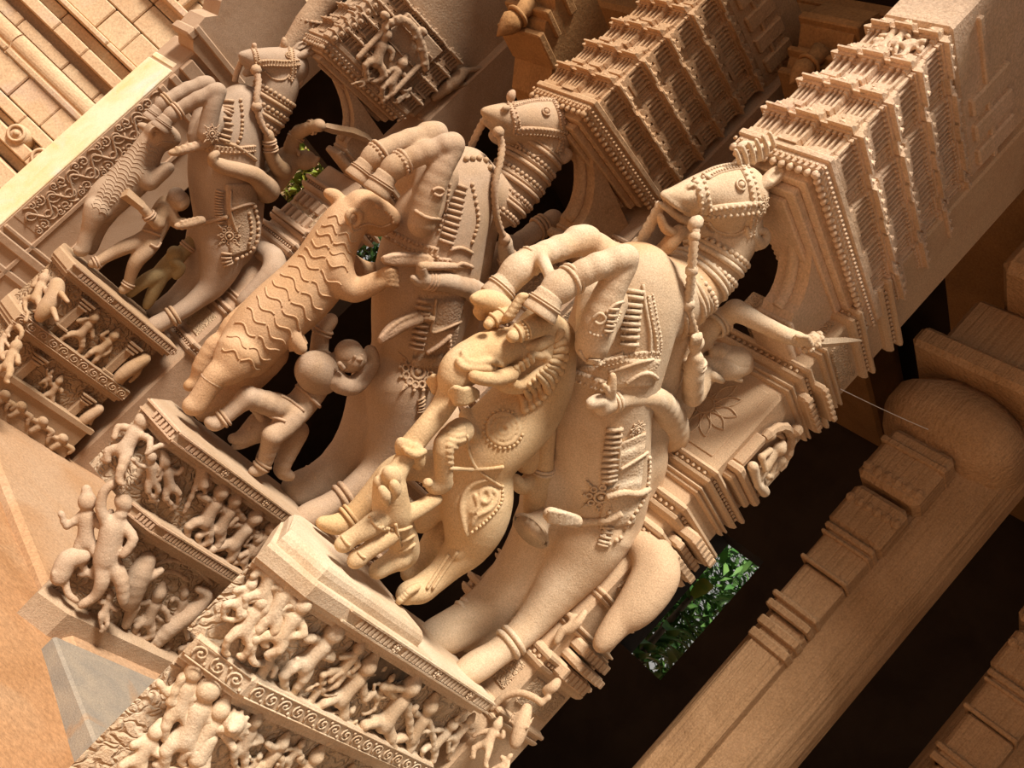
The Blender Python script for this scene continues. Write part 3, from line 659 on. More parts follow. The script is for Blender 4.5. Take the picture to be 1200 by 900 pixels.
for pts in (((340, 560), (400, 540), (470, 560), (520, 610)), ((350, 580), (410, 575), (450, 600)), ((290, 720), (340, 700), (380, 720)), ((300, 780), (340, 770), (370, 800)), ((470, 830), (440, 820), (400, 850)), ((520, 640), (530, 690), (500, 720))):
    K = lo_.K(); K.tube([(x, y, .012, 7) for x, y in pts]); P2.part('relief_scroll', K.build(.007), M['fig2'])
# ---- farthest pedestal
F3 = [(-.74, -.3), (.06, -.3), (.22, .06), (.18, .32), (-.74, .32)]
P3 = ped_core(S3, F3, (-.2, 0, -.02), [('base', [(-.14, .01), (.03, .01), (.05, 0), (.19, 0), (.2, .02), (.235, .02), (.24, -.03)]), ('lower_field', [(.22, -.055), (.5, -.055)]), ('band', stepped(.47, .595, -.02, .005)),
    ('upper_field', [(.58, -.055), (.97, -.055)]), ('slab', stepped(.925, 1.035, -.02, .01))], 'ped3', 'carved stone pedestal under the farthest horse, at the left edge beside the sand')
frieze(P3, ((.20, .33), (-.74, .33)), .97, 1.03, M['orn2']); scrollband(P3, ((.20, .325), (-.74, .325)), .515, .59, M['orn2'])
up = Panel(P3, (0, .27, 0), (0, 1, 0), z3, M['fig3'], .008)
for i, (p, q, s) in enumerate((((352, 362), (300, 425), 1), ((428, 430), (372, 485), 1), ((222, 600), (190, 650), 1), ((195, 565), (170, 600), .7))): up.fig(*p, *q, 100 + i, s)
up.beast([(545, 515, .03, 22), (500, 545, .03, 26), (455, 580, .03, 22), (425, 610, .02, 12)], [[(530, 530, .03, 11), (520, 570, .03, 8), (490, 600, .03, 7)], [(470, 580, .03, 12), (450, 620, .03, 8)]])
up.beast([(370, 705, .03, 20), (330, 735, .03, 20), (295, 765, .02, 16), (270, 785, .02, 8)], [[(350, 725, .03, 9), (340, 760, .03, 7)], [(305, 770, .03, 9), (300, 795, .03, 7)]])
ff = unit([.26, .04, 0]); uf = Panel(P3, np.array([.20, .19, 0]) - ff * .05, ff, z3, M['fig3'], .008)
uf.beast([(215, 235, .04, 26), (205, 280, .03, 30), (170, 330, .03, 28), (150, 360, .02, 18)], [[(230, 270, .05, 12), (255, 300, .05, 8)], [(200, 330, .04, 12), (215, 370, .04, 8)]])
uf.fig(165, 215, 135, 290, 110); uf.fig(60, 470, 30, 545, 111, 1.1); uf.fig(20, 430, 0, 480, 112); uf.fig(75, 330, 60, 390, 113, 1.1)
def pil(x1, y1, x2, y2, w, z0_):
    a = S3.T(*z3(x1, y1), .27); c = S3.T(*z3(x2, y2), .27); s = (a[0] + c[0]) / 2; b = MB()
    b.box(s - w * .5, s + w * .5, .25, .295, c[2], a[2], .004); h = a[2] - c[2]
    for k, g in ((0, 1.4), (.72, 1.15), (.82, 1.5), (.92, 1.9)): b.box(s - w * .5 * g, s + w * .5 * g, .25, .30 + .01 * g, c[2] + h * k, c[2] + h * (k + .07), .004)
    P3.part('pilaster', b.geo, M['ped3'], False)
pil(325, 290, 232, 400, .06, 0); pil(505, 450, 405, 570, .06, 0); pil(150, 495, 55, 600, .06, 0); pil(330, 645, 250, 745, .06, 0)
lowb = Panel(P3, (0, .315, 0), (0, 1, 0), z3, M['fig3'], .008)
for i, (x, y) in enumerate(((20, 650), (82, 693), (162, 750), (238, 815))):
    K = lowb.K(); K.ell(x - 14, y - 14, x + 14, y + 14, .02, 17); K.tube([(x - 20, y + 20, .01, 18), (x - 42, y + 34, .01, 14)]); K.tube([(x + 5, y + 22, .015, 8), (x + 35, y + 40, .02, 8), (x + 20, y + 55, .02, 7)]); K.tube([(x - 20, y + 4, .015, 8), (x - 50, y - 10, .02, 7), (x - 60, y + 15, .02, 7)])
    P3.part('relief_figure', K.build(.008), M['fig3'])

# ---------------------------------------------------------------- carved pillars behind the horses
def bands(fr, s, t, L): return [(fr.T(px, py, t)[2] if False else px, py, g) for px, py, g in L]
SH1 = shaft(S1, -1.27, -.83, -.30, .28, -.2, 5.5, M['shaft1'], M['shaft1c'], [(1.02, .08, .03), (1.32, .11, .05), (1.55, .05, .025), (1.74, .05, .02), (2.06, .12, .06), (2.22, .12, .07), (2.40, .05, .03), (2.46, .10, .06), (3.06, .05, .03), (3.13, .10, .06), (3.30, .06, .035), (3.52, .10, .05), (3.72, .12, .06)], 'carved granite pillar behind the nearest horse, with a niche and a seated figure', [(1.15, 1.3), (3.38, 3.50), (1.84, 2.0)])
b = MB(); ct, cz = .0, 2.80
b.box(-.84, -.824, -.24, .22, 2.60, 3.02, .003)
for k in range(12):
    a = k * math.pi / 6 + .2; d = np.array([0, math.cos(a), math.sin(a)]); e = np.array([0, -math.sin(a), math.cos(a)]); c0_ = np.array([-.822, ct, cz])
    b.tube([c0_ + d * (.05 + .13 * u) + e * .028 * math.sin(math.pi * u) * sg for sg, us in ((1, np.linspace(0, 1, 7)), (-1, np.linspace(1, 0, 7))) for u in us], .0045, 5)
b.ring((-.822, ct, cz), (1, 0, 0), .045, .006, ex=(0, 1, 0)); SH1.part('lotus_panel', b.geo, M['shaft1'], False)
niche(SH1, -1.24, -.87, .285, 2.66, 3.02, M['shaft1'], M['fig1'])
b = MB()
for z, g, h in ((2.10, .10, .05), (2.16, .075, .05), (2.22, .12, .06), (1.50, .08, .06), (1.44, .11, .05), (1.36, .07, .07), (3.10, .07, .05), (3.19, .10, .04)):
    b.box(-1.2, -.9, .26, .28 + g, z, z + h, .014)
    for k in range(6): b.box(-1.19 + k * .05, -1.16 + k * .05, .28, .28 + g + .014, z + .006, z + h - .006, .004)
SH1.part('bracket_moulding', b.geo, M['shaft1'], False)
SH2 = shaft(S2, -1.22, -.80, -.26, .28, -.1, 5.5, M['shaft2'], M['shaft1c'], [(1.0, .1, .04), (1.5, .1, .05), (2.0, .12, .05), (2.5, .12, .06), (3.0, .1, .05), (3.3, .1, .05)], 'carved granite pillar behind the middle horse', [(1.2, 1.45), (1.65, 1.95), (2.7, 2.95)], 3.1)
SH3 = shaft(S3, -1.25, -.84, -.26, .28, -.1, 5.2, M['shaft2'], M['shaft1c'], [(1.05, .1, .04), (1.42, .08, .045), (1.55, .05, .03), (1.95, .05, .03), (2.05, .12, .05), (2.2, .1, .05), (2.55, .12, .06), (2.9, .1, .05)], 'carved granite pillar behind the farthest horse', [(1.18, 1.38), (2.32, 2.5)], 2.82)
b = MB()
for i in range(5):
    for k in range(2): b.box(-.95 + .0 * k, -.80, -.2 + i * .09, -.15 + i * .09, 2.28 + .14 * k, 2.38 + .14 * k, .01)
b.box(-.9, -.79, -.26, .3, 2.24, 2.275, .006); SH3.part('balcony_relief', b.geo, M['shaft2'], False)
# curved brackets carrying the canopies
def bracket(fr, s0, s1, t0, t1, z0, z1, m, th):
    sf = s0 + .24; P = [(s0, z0), (s0, z1), (s1, z1)] + [(s1 + (sf + .04 - s1) * math.sin(a), z1 - (z1 - z0 - .10) * (1 - math.cos(a))) for a in np.linspace(.12, math.pi / 2, 9)] + [(sf, z0 + .06), (sf, z0)]
    b = extrude_sz(MB(), P, t0, t1); th.part('curved_bracket', b.geo, m, False)
    b = MB(); P2_ = [(p[0] + .008, (t0 + t1) / 2, p[1] - .008) for p in P[3:-2]]; b.tube(P2_, .03, 6); b.box(s0 - .02, sf + .025, t0 - .02, t1 + .02, z0 - .02, z0 + .03, .01); b.box(s0 - .02, sf + .012, t0 - .01, t1 + .01, z0 + .05, z0 + .075, .006)
    for k in range(5): b.ball((sf + .012, t0 + (t1 - t0) * (k + .5) / 5, z0 + .105), .022, 7)
    th.part('bracket_rib', b.geo, m, True)
bracket(S1, -.84, .02, .01, .19, 3.22, 3.56, M['canopy1'], SH1); bracket(S2, -.81, -.02, .01, .19, 3.12, 3.5, M['canopy2'], SH2); bracket(S3, -.85, -.02, .01, .19, 2.84, 3.2, M['canopy3'], SH3)
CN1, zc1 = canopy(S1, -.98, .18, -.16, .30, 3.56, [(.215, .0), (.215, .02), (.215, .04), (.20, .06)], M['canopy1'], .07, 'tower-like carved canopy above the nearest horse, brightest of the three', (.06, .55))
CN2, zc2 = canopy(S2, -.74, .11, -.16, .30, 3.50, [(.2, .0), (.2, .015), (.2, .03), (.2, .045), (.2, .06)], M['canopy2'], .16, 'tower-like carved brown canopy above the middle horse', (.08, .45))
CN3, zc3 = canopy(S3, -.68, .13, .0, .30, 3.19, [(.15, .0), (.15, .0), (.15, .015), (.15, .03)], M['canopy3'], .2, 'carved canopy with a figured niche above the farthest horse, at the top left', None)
b = MB(); b.box(-1.3, .05, -.18, .20, 3.41, 5.0, .02); b.shear(.12, .12); CN3.part('top_block', b.geo, M['canopy3'], False)
b = MB(); b.box(-.50, -.10, .2, .312, 3.36, 3.78, .01); b.box(-.54, -.06, .2, .335, 3.33, 3.37, .008); b.shear(.13, .2); CN3.part('niche_back', b.geo, M['canopy3'], False)
zz = lambda x, y: (200 + x / 4, y / 4)                 # the figured niche of the farthest canopy
pn = Panel(CN3, (0, .315, 0), (0, 1, 0), zz, M['canopy3'], .008)
pn.fig(1005, 165, 960, 290, 121, 1.0); pn.fig(1085, 300, 1030, 390, 122, 1.0); pn.fig(935, 345, 900, 385, 123, .7); pn.fig(1120, 420, 1080, 460, 124, .7)
K = pn.K(); K.tube([(1005, 120, .03, 18), (1090, 95, .04, 20), (1150, 150, .04, 20), (1180, 230, .04, 20), (1195, 320, .03, 18)]); K.tube([(880, 270, .03, 14), (1000, 140, .03, 14)], sub=1); K.tube([(1040, 440, .03, 14), (1160, 310, .03, 14)], sub=1)
for k in range(9): K.tube([(1010 + 22 * k, 100 + (k - 3) ** 2 * 6 - 20 + (k > 3) * 14 * (k - 3), .05, 13)])
K.ell(985, 60, 1025, 85, .05, 20); K.ell(1165, 130, 1200, 165, .05, 18); CN3.part('niche', K.build(.009), M['canopy3'])
for k in range(5):
    for (x, y, w, h, o) in ((820 + 34 * k, 130 - 26 * k, .05, .1, .05), (760 + 30 * k, 175 - 20 * k, .04, .07, .07)):
        c = S3.T(*zz(x, y), .29); b = MB(); b.box(c[0] - w, c[0] + w, .23, .25 + o, c[2] - h / 2, c[2] + h / 2, .01); b.ball((c[0], .25 + o, c[2]), .022, 6); b.box(c[0] - w * 1.2, c[0] + w * 1.2, .23, .26 + o, c[2] + h * .3, c[2] + h * .42, .006); CN3.part('pilaster', b.geo, M['canopy3'], False)
for k in range(4):
    c = S3.T(*z6(300 + 26 * k, 245 + 20 * k), .2); b = MB(); b.box(c[0] - .03, c[0] + .02, .16, .25, c[2] - .14, c[2] + .05, .01); CN3.part('pilaster', b.geo, M['canopy3'], False)
K = Sculpt(S3, .015, (0, .205, 0), (0, 1, 0), z6); K.tube([(330, 235, .03, 10), (375, 200, .05, 16), (400, 175, .04, 12)]); K.tube([(395, 175, .05, 8), (440, 165, .05, 5)]); K.tube([(370, 210, .05, 8), (405, 205, .06, 6)])
CN3.part('relief_elephant', K.build(.009), M['canopy3'])
# ---------------------------------------------------------------- plain pillar at the left edge
F4 = Frame(-4.14, 7.95)
P4 = Thing(F4, (-.25, -.2, -.1), 'pillar', 'plain pillar with a scroll-carved side and a front tinted as sunlit, at the far left', 'pillar')
b = MB(); b.box(-.9, -.01, -.64, .0, -.1, 2.95, .015); P4.part('shaft', b.geo, M['shaft2'], False)
b = MB(); b.box(-.02, .0, -.64, -.005, -.1, 2.62, .008); b.box(-.25, 0, -.64, -.03, 2.62, 2.72, .03); P4.part('sunlit_face', b.geo, M['sunlit_tint'], False, label='front face tinted as sunlit')  # pale face: the light falling on this side is in its colour
b = MB(); b.box(-.30, -.02, -.01, .004, .75, 2.4, .003); P4.part('scroll_panel', b.geo, M['shaft2'], False)
b = MB(); nn_ = 13
b.tube([(-.16 + .07 * math.sin(z * math.pi / .127), .008, z) for z in np.linspace(.78, 2.38, 90)], .012, 6)
for k in range(nn_):
    z = .84 + k * .127; sg = 1 if k % 2 else -1; c = (-.16 - sg * .05, z)
    for (cx, cz, rs) in ((c[0], c[1], .075), (-.16 + sg * .085, z + .02, .05), (-.16 + sg * .10, z - .055, .035)): b.tube([(cx + rs * (1 - i / 17) * math.cos(i * .6 + k), .008, cz + rs * (1 - i / 17) * math.sin(i * .6 + k)) for i in range(16)], .009, 5)
    for q in range(3): b.ball((-.16 + sg * (.06 + .03 * q), .006, z + .03 * (q - 1)), .014, 6)
P4.part('vine_scroll', b.geo, M['shaft2'], True)
b = MB()
for z0_, z1_, g in ((.3, .36, .02), (.5, .58, .03), (.62, .66, .02), (2.42, 2.48, .03), (2.55, 2.62, .04), (2.68, 2.82, .05)): b.box(-.92, -.03, -.38, g, z0_, z1_, .01)
b.box(-.34, -.30, -.01, .02, -.1, 2.4, .006); b.box(-.60, -.56, -.01, .02, -.1, 2.4, .006); P4.part('moulding', b.geo, M['shaft2'], False)
b = MB(); P = [(-.9, 2.9), (-.9, 4.0), (.02, 4.0), (.2, 3.55), (.17, 3.35), (.1, 3.25), (.16, 3.15), (.14, 2.98), (.02, 2.88)]
extrude_sz(b, P[::-1], -.34, .05); b.box(.08, .17, -.36, .07, 2.92, 3.02, .02); b.box(-.5, .16, .03, .08, 3.0, 3.06, .01); P4.part('corbel', b.geo, M['shaft2'], False)
# ---------------------------------------------------------------- plain columns inside the hall
def inner_column(x, y, label):
    fr = Frame(x, y); th = Thing(fr, (0, 0, -.3), 'column', label, 'column', 'plain columns inside the hall')
    b = MB(); n = 16; R = .31; foot = [(R * math.cos(2 * math.pi * (k + .5) / n), R * math.sin(2 * math.pi * (k + .5) / n)) for k in range(n)]
    b.profile(foot, [(-.3, 0), (4.1, 0)]); th.part('shaft', b.geo, M['column'], False)
    def blk(name, z0, z1, t0, s1, rows=()):
        b = MB(); b.box(-.1, s1, t0, .06, z0, z1, .02)
        for (f0, f1, g) in rows: b.box(-.1, s1 + g, t0 - g, .06 + g * .3, z0 + (z1 - z0) * f0, z0 + (z1 - z0) * f1, .008)
        th.part(name, b.geo, M['column'], False)
    blk('pilaster', -.3, 2.36, -.16, .40, ((.93, .95, .015), (.96, .98, .02)))
    blk('pilaster_neck', 2.355, 2.675, -.19, .415, ((.0, .14, .012), (.2, .3, .02)))
    blk('pilaster_block', 2.67, 2.92, -.21, .43, ((.0, .1, .012), (.72, .8, .015), (.86, 1.0, .02)))
    b = MB(); b.box(-.1, .445, -.25, .07, 2.92, 3.20, .03)
    for k in range(6): b.ball((.445, -.22 + k * .055, 3.10), .028, 7, (.5, 1, 1))
    th.part('scalloped_block', b.geo, M['column'], False)
    b = MB(); b.box(-.1, .46, -.29, .08, 3.23, 3.58, .03)
    for k in range(6): b.ball((.455, -.255 + k * .06, 3.30), .032, 7, (.6, 1, 1))
    b.box(-.1, .475, -.30, .085, 3.46, 3.50, .008); th.part('scalloped_block', b.geo, M['column'], False)
    b = MB(); n = 18
    for j, (z, r) in enumerate(((3.6, .30), (3.68, .40), (3.8, .45), (3.95, .43), (4.02, .34))): pass
    K = [(3.58, .0), (3.64, .07), (3.74, .12), (3.86, .12), (3.96, .05), (4.0, .02)]
    b.profile([(p[0] * 1.05 + .10, p[1] * .9 - .1) for p in foot], K); th.part('lotus_capital', b.geo, M['column'], True)
    b = MB(); b.box(-.55, .62, -.48, .42, 4.0, 4.14, .03); b.box(-.42, .5, -.40, .34, 4.14, 4.5, .03); b.box(-.9, .85, -.28, .22, 4.5, 4.9, .05); b.box(-1.3, 1.25, -.26, .2, 4.9, 5.3, .05); th.part('abacus', b.geo, M['column'], False)
inner_column(2.2, 4.85, 'plain many-sided column in the dark hall, with a stepped pilaster on its left side')
inner_column(3.30, 4.72, 'dim column with stepped blocks at the right edge of the dark hall')
# stone beams under the roof
def beam(fr, s0, s1, t0, t1, z0, z1, label, m='beam'):
    b = MB(); b.box(s0, s1, t0, t1, z0, z1, .03); b.box(s0, s1 + .03, t0, t1, z1 - .1, z1 - .02, .01); single(fr, ((s0 + s1) / 2, (t0 + t1) / 2, z0), 'roof_beam', b.geo, M[m], label, 'beam', smooth=False)
beam(S1, -1.25, -.75, -6.2, 4.5, 5.02, 5.5, 'brown stone roof beam running along the row above the canopies')
beam(S2, -5.5, -1.3, -.3, .3, 4.9, 5.35, 'stone cross beam behind the middle canopy')
beam(S1, -5.5, -1.3, -.3, .3, 4.95, 5.4, 'stone cross beam behind the nearest canopy, at the upper right')
# corbels with a hanging lotus bud beside the canopies
def corbel(px, py, t, sc, label, fr):
    c = fr.T(px, py, t); th = Thing(fr, c, 'corbel', label, 'corbel'); q = lambda a, b_, z: np.array([c[0] + a * sc, c[1] + b_ * sc, c[2] + z * sc])
    b = MB(); P = [(-.7, .5), (-.7, -.15), (-.35, -.12), (-.2, .0), (-.02, .02), (.08, .1), (.1, .2), (.22, .26), (.24, .36), (.2, .5)]; extrude_sz(b, [(c[0] + x * sc, c[2] + z * sc) for x, z in P], c[1] - .2 * sc, c[1] + .2 * sc)
    for (x0, x1, z0, z1) in ((-.2, .06, .0, .05), (-.05, .14, .12, .16), (.0, .27, .27, .33)): b.box(*[v for v in (c[0] + x0 * sc, c[0] + x1 * sc, c[1] - .225 * sc, c[1] + .225 * sc, c[2] + z0 * sc, c[2] + z1 * sc)], .008)
    th.part('body', b.geo, M['beam'], False)
    b = MB(); p = q(.14, .02, .02); b.tube([p + ZU * z * sc for z in (.14, .06, .0, -.03, -.08, -.13, -.17)], [r * sc for r in (.07, .05, .06, .075, .06, .03, .004)], 12)
    b.ring(p + ZU * .02 * sc, (0, 0, 1), .068 * sc, .014 * sc, ex=(1, 0, 0)); th.part('lotus_bud', b.geo, M['beam'])
corbel(610, 45, -1.0, 1.0, 'corbel with a hanging lotus bud between the two left canopies', S2)
corbel(945, 100, -.85, .9, 'dark corbel between the middle and the nearest canopy', S1)
K = Sculpt(S3, .03); K.tube([(388, -8, -.6, 15), (372, 12, -.6, 13), (360, 30, -.6, 14), (345, 50, -.6, 11), (335, 62, -.6, 9)]); g = K.build(.012); th = Thing(S3, S3.T(345, 50, -.6), 'bracket', 'slender curved stone bracket above the head of the farthest horse', 'bracket'); th.part('arm', g, M['canopy3'])
b = MB(); c = S3.T(364, 24, -.6); b.beadring(c, (1, .0, 1), .1, .017, ex=(0, 1, 0)); b.ring(c, (1, .0, 1), .095, .012, ex=(0, 1, 0)); th.part('bead_collar', b.geo, M['canopy3'])
zw = zt(560, 660, 3.75); pf_ = Panel(SH1, (-.83, 0, 0), (1, 0, 0), zw, M['shaft1'], .007)
pf_.fig(85, 715, 40, 800, 131, 1.0); pf_.fig(140, 850, 100, 900, 132, .8)
K = pf_.K(); K.tube([(60, 640, .02, 12), (110, 590, .03, 14), (180, 570, .035, 14), (245, 590, .03, 14), (280, 615, .03, 12)]); K.tube([(300, 560, .03, 18), (330, 545, .04, 20), (350, 520, .03, 16)]); K.tube([(215, 640, .03, 24), (190, 720, .04, 32), (165, 790, .03, 26)]); K.tube([(280, 615, .03, 12), (310, 590, .03, 14)])
for q in range(7): K.tube([(160 + 14 * q, 655 + 4 * q, .055, 5), (135 + 14 * q, 700 + 4 * q, .06, 5)])
SH1.part('relief_medallion', K.build(.007), M['shaft1'])
K = pf_.K(); K.tube([(345, 345, .02, 14), (370, 300, .03, 16), (405, 275, .03, 14), (430, 230, .02, 10)]); K.tube([(400, 300, .02, 14), (440, 260, .03, 16), (470, 215, .02, 12)]); K.tube([(380, 220, .01, 10), (410, 235, .02, 12), (420, 270, .02, 12)]); SH1.part('relief_scroll', K.build(.007), M['shaft1'])
zv = zt(840, 0, 3.3333); pt_ = Panel(CN1, (.12, 0, 0), (1, 0, 0), zv, M['canopy1'], .007)
for q, (p, r) in enumerate((((690, 128), (650, 185)), ((745, 105), (705, 160)), ((800, 165), (740, 190)), ((640, 160), (600, 205)))): pt_.fig(*p, *r, 141 + q, .9)
# thread strung across the dark gap
a = S1.T(985, 456, .3); c = S1.T(1215, 548, .9); b = MB(); b.tube([a + (c - a) * k / 12 - ZU * .03 * math.sin(math.pi * k / 12) for k in range(13)], .0022, 5)
single(S1, a, 'thread', b.geo, M['thread'], 'thin pale thread strung from the nearest pillar to the column in the hall', 'thread')
# ---------------------------------------------------------------- nearest group
za = zt(620, 160, 3); zb_ = zt(480, 400, 3); zc = zt(340, 430, 3); zd = zt(340, 160, 3)
ze = zt(740, 170, 6); zf = zt(500, 340, 6); zg = zt(360, 520, 6); zh = zt(540, 240, 5.4545)
def horse_orn(th, fr, skin, m, lists, sub_of):
    """ornaments laid on the horse: (kind, part name, pixel polyline, size in px, extra)"""
    for it in lists:
        kind, name, pts, r = it[:4]; P = skin.path(pts)
        if len(P) < 3: continue
        rm = r / fr.ppm(P[len(P) // 2][0]); b = MB()
        if kind == 'strap': b.strap(P, rm, rm * .4)
        elif kind == 'beadstrap':
            b.strap(P, rm, rm * .38)
            N = [(p + unit(np.cross(unit(P[min(i + 1, len(P) - 1)][0] - P[max(i - 1, 0)][0]), n)) * rm * .62 * sg + n * rm * .3, n) for sg in (-1, 1) for i, (p, n) in enumerate(P)]
            h = len(P); b.beads(N[:h], rm * .34, 1.9, 5); b.beads(N[h:], rm * .34, 1.9, 5)
        elif kind == 'beads': b.beads(P, rm, 1.9, 6)
        elif kind == 'rope':
            b.tube([p + n * rm * .4 for p, n in P], [rm * (1 + .22 * ((i // 1) % 2)) for i in range(len(P))], 7)
        elif kind == 'line': b.tube([p + n * rm * .3 for p, n in P], rm, 6)
        elif kind == 'comb':                        # short bars across a line
            acc = 0; last = P[0][0]
            for i, (p, n) in enumerate(P[1:], 1):
                acc += np.linalg.norm(p - last); last = p
                if acc > rm * .62:
                    acc = 0; T = unit(P[min(i + 1, len(P) - 1)][0] - P[i - 1][0]); B = np.cross(T, n); b.tube([p - B * rm + n * rm * .15, p + n * rm * .35, p + B * rm + n * rm * .15], rm * .27, 6)
        o = th.part(name, b.geo, m, kind not in ('strap',), parent=sub_of)
def rosette(th, skin, fr, x, y, r, m, name='rosette', petals=8, parent=None, points=True):
    h = skin.hit(x, y)
    if h is None: return
    c, n = h; R = r / fr.ppm(c); b = MB(); X = unit(np.cross(n, ZU)); Y = np.cross(n, X)
    b.ring(c + n * .006, n, R * .36, R * .09, ex=X, n=16); b.ball(c + n * .006, R * .2, 7)
    for k in range(petals):
        a = 2 * math.pi * k / petals; d = math.cos(a) * X + math.sin(a) * Y
        b.ring(c + d * R * .66 + n * .004, n, R * .17, R * .07, ex=X, n=9, seg=5); b.ball(c + d * R * .95 + n * .003, R * .11, 5)
        if points and k % (petals // 4) == 0: b.tube([c + d * R * .9, c + d * R * 1.4], [R * .13, R * .02], 5)
    th.part(name, b.geo, m, parent=parent)
def limb_ring(th, fr, name, x, y, x2, y2, t, r, thick, m, n=1, parent=None, bead=False):
    """ring round a limb at pixel (x,y), the limb running towards (x2,y2)"""
    a = fr.T(x, y, t); c = fr.T(x2, y2, t); ax = unit(c - a); R = r / fr.ppm(a); w = thick / fr.ppm(a); b = MB()
    for k in range(n):
        q = a + ax * k * w * 2.3
        if bead and k == n - 1: b.beadring(q, ax, R, w, ex=(0, 1, 0))
        else: b.ring(q, ax, R, w, ex=(0, 1, 0), n=20)
    return th.part(name, b.geo, m, parent=parent)
def hoof(th, fr, x, y, x2, y2, t, rt, rb, m, parent=None):
    """flared hoof with a flat sole"""
    a = fr.T(x, y, t); c = fr.T(x2, y2, t); q = fr.ppm(a); d = c - a; b = MB()
    prof = ((-.25, .55), (-.12, .9), (0, 1.0), (.12, .98), (.2, 1.03), (.3, 1.06))
    P = [a + d * u for u, _ in prof] + [a + d * u for u in (.5, .75, .93, 1.0, 1.0)]; R = [rt * w for _, w in prof] + [rt + (rb - rt) * .45, rt + (rb - rt) * .8, rb, rb * .96, rb * .3]
    b.tube(P, [r / q for r in R], 22); ax = unit(d); b.ring(a + d * .34, ax, rt * 1.1 / q, rt * .07 / q, ex=(0, 1, 0), n=22); b.ring(a + d * .46, ax, (rt * 1.06 + (rb - rt) * .45) / q, rt * .07 / q, ex=(0, 1, 0), n=22)
    th.part('hoof', b.geo, m, parent=parent)
def ear(th, fr, pts, m):
    K = Sculpt(fr, .006)
    K.tube([(x, y, t, r) for x, y, t, r in pts]); c = pts[len(pts) // 2]; d = pts[-1]
    K.tube([(c[0] - 1, c[1] + 1, c[2] + .028, c[3] * .55), ((c[0] + d[0]) / 2, (c[1] + d[1]) / 2, (c[2] + d[2]) / 2 + .02, d[3])], cut=True, k=.004)
    th.part('ear', K.build(.006), m)
def eye(th, skin, fr, x, y, r, m, parent=None):
    h = skin.hit(x, y)
    if h is None: return
    R = r / fr.ppm(h[0]); b = MB(); b.ball(h[0] + h[1] * R * .1, R * .7, 8); b.ring(h[0] + h[1] * R * .25, h[1], R, R * .22, ex=(0, 0, 1), n=14); th.part('eye', b.geo, m, parent=parent)

H1 = Thing(S1, (-.55, 0, 1.1), 'horse_statue', 'rearing stone horse statue nearest the viewer, its hooves on a trunked lion', 'horse statue', 'rearing horses of the pillars')
K = Sculpt(S1, .035)
K.tube([(745, 330, 0, 46), (735, 365, 0, 58), (718, 420, 0, 60), (704, 475, 0, 59), (700, 530, 0, 59), (698, 575, 0, 60), (690, 618, 0, 56)])
K.tube([(770, 345, 0, 44), (772, 400, -.02, 36), (752, 470, -.02, 36), (738, 560, -.02, 40)])           # back
K.tube([(752, 350, 0, 52), (790, 345, 0, 42), (820, 325, 0, 35), (842, 296, 0, 33), (860, 262, 0, 33)])  # neck
K.tube([(860, 232, 0, 40), (848, 232, 0, 38), (836, 230, 0, 31), (823, 228, 0, 24), (808, 229, 0, 18), (791, 231, 0, 12), (778, 228, 0, 4.5)], k=.01)
K.tube([(852, 258, 0, 20), (836, 262, 0, 13), (822, 268, 0, 10), (808, 269, 0, 8)], k=.012)
K.tube([(773, 238, 0, 3), (785, 247, 0, 4), (798, 256, 0, 5), (812, 260, 0, 6)], k=.004); K.tube([(774, 254, 0, 4.5), (779, 267, 0, 5.5), (790, 273, 0, 6), (802, 274, 0, 6.5), (812, 270, 0, 8)], k=.006)
# legs: near hind, far hind and the stone left between them
K.tube([(692, 620, .08, 50), (674, 658, .11, 37), (650, 694, .13, 26), (624, 728, .14, 19), (602, 750, .15, 16), (582, 766, .15, 15), (560, 780, .15, 17), (544, 790, .15, 15)], k=.018)
K.tube([(665, 612, -.08, 44), (640, 640, -.1, 34), (612, 672, -.12, 26), (575, 702, -.12, 17), (550, 716, -.12, 14), (528, 730, -.12, 15), (505, 742, -.12, 14)], k=.02)
K.tube([(655, 640, -.03, 32), (615, 688, -.06, 30), (580, 726, -.08, 22), (552, 748, -.08, 17)], k=.04); K.tube([(648, 560, -.05, 30), (622, 640, -.09, 26), (590, 690, -.1, 22), (545, 735, -.08, 18), (515, 755, -.05, 12)], k=.05)
# forelegs
K.tube([(706, 355, .10, 30), (694, 404, .19, 20), (700, 378, .20, 20), (718, 335, .20, 17), (733, 308, .20, 15)], k=.010)
K.tube([(724, 304, .20, 16), (733, 302, .20, 15.5), (700, 312, .18, 16), (674, 325, .15, 15.5)], k=.008, sub=2)
K.tube([(674, 325, .14, 16), (655, 337, .13, 19.5), (648, 343, .13, 15.5), (642, 350, .13, 15)], k=.008)
K.tube([(712, 345, -.1, 34), (720, 310, -.14, 17), (690, 285, -.16, 16)], k=.04)
K.tube([(676, 281, -.16, 17), (688, 281, -.16, 16), (655, 291, -.15, 15), (626, 303, -.14, 14.5), (608, 315, -.13, 18), (599, 325, -.13, 16), (592, 335, -.13, 14.5)], k=.012, sub=2)
K.tube([(634, 300, -.1, 8), (644, 322, .06, 7)], k=.03)
g0 = Skin(S1, K.build(.012))
K.onskin(g0, zl(ze, [(205, 365), (290, 430), (370, 475), (430, 500), (490, 470)]), 2.6, -.2, cut=True, k=.004); K.onskin(g0, zl(ze, [(215, 350), (300, 415), (380, 460), (430, 480), (480, 440)]), [2.5, 3.5, 3], .2)
K.onskin(g0, zl(ze, [(400, 305), (425, 285), (450, 295)]), 3, .2); K.onskin(g0, zl(ze, [(405, 315), (440, 300)]), 1.6, .2, cut=True, k=.003)
for q in range(3): K.onskin(g0, zl(ze, [(370 + 22 * q, 370 - 10 * q), (400 + 22 * q, 395 - 12 * q)]), 1.0, .3)
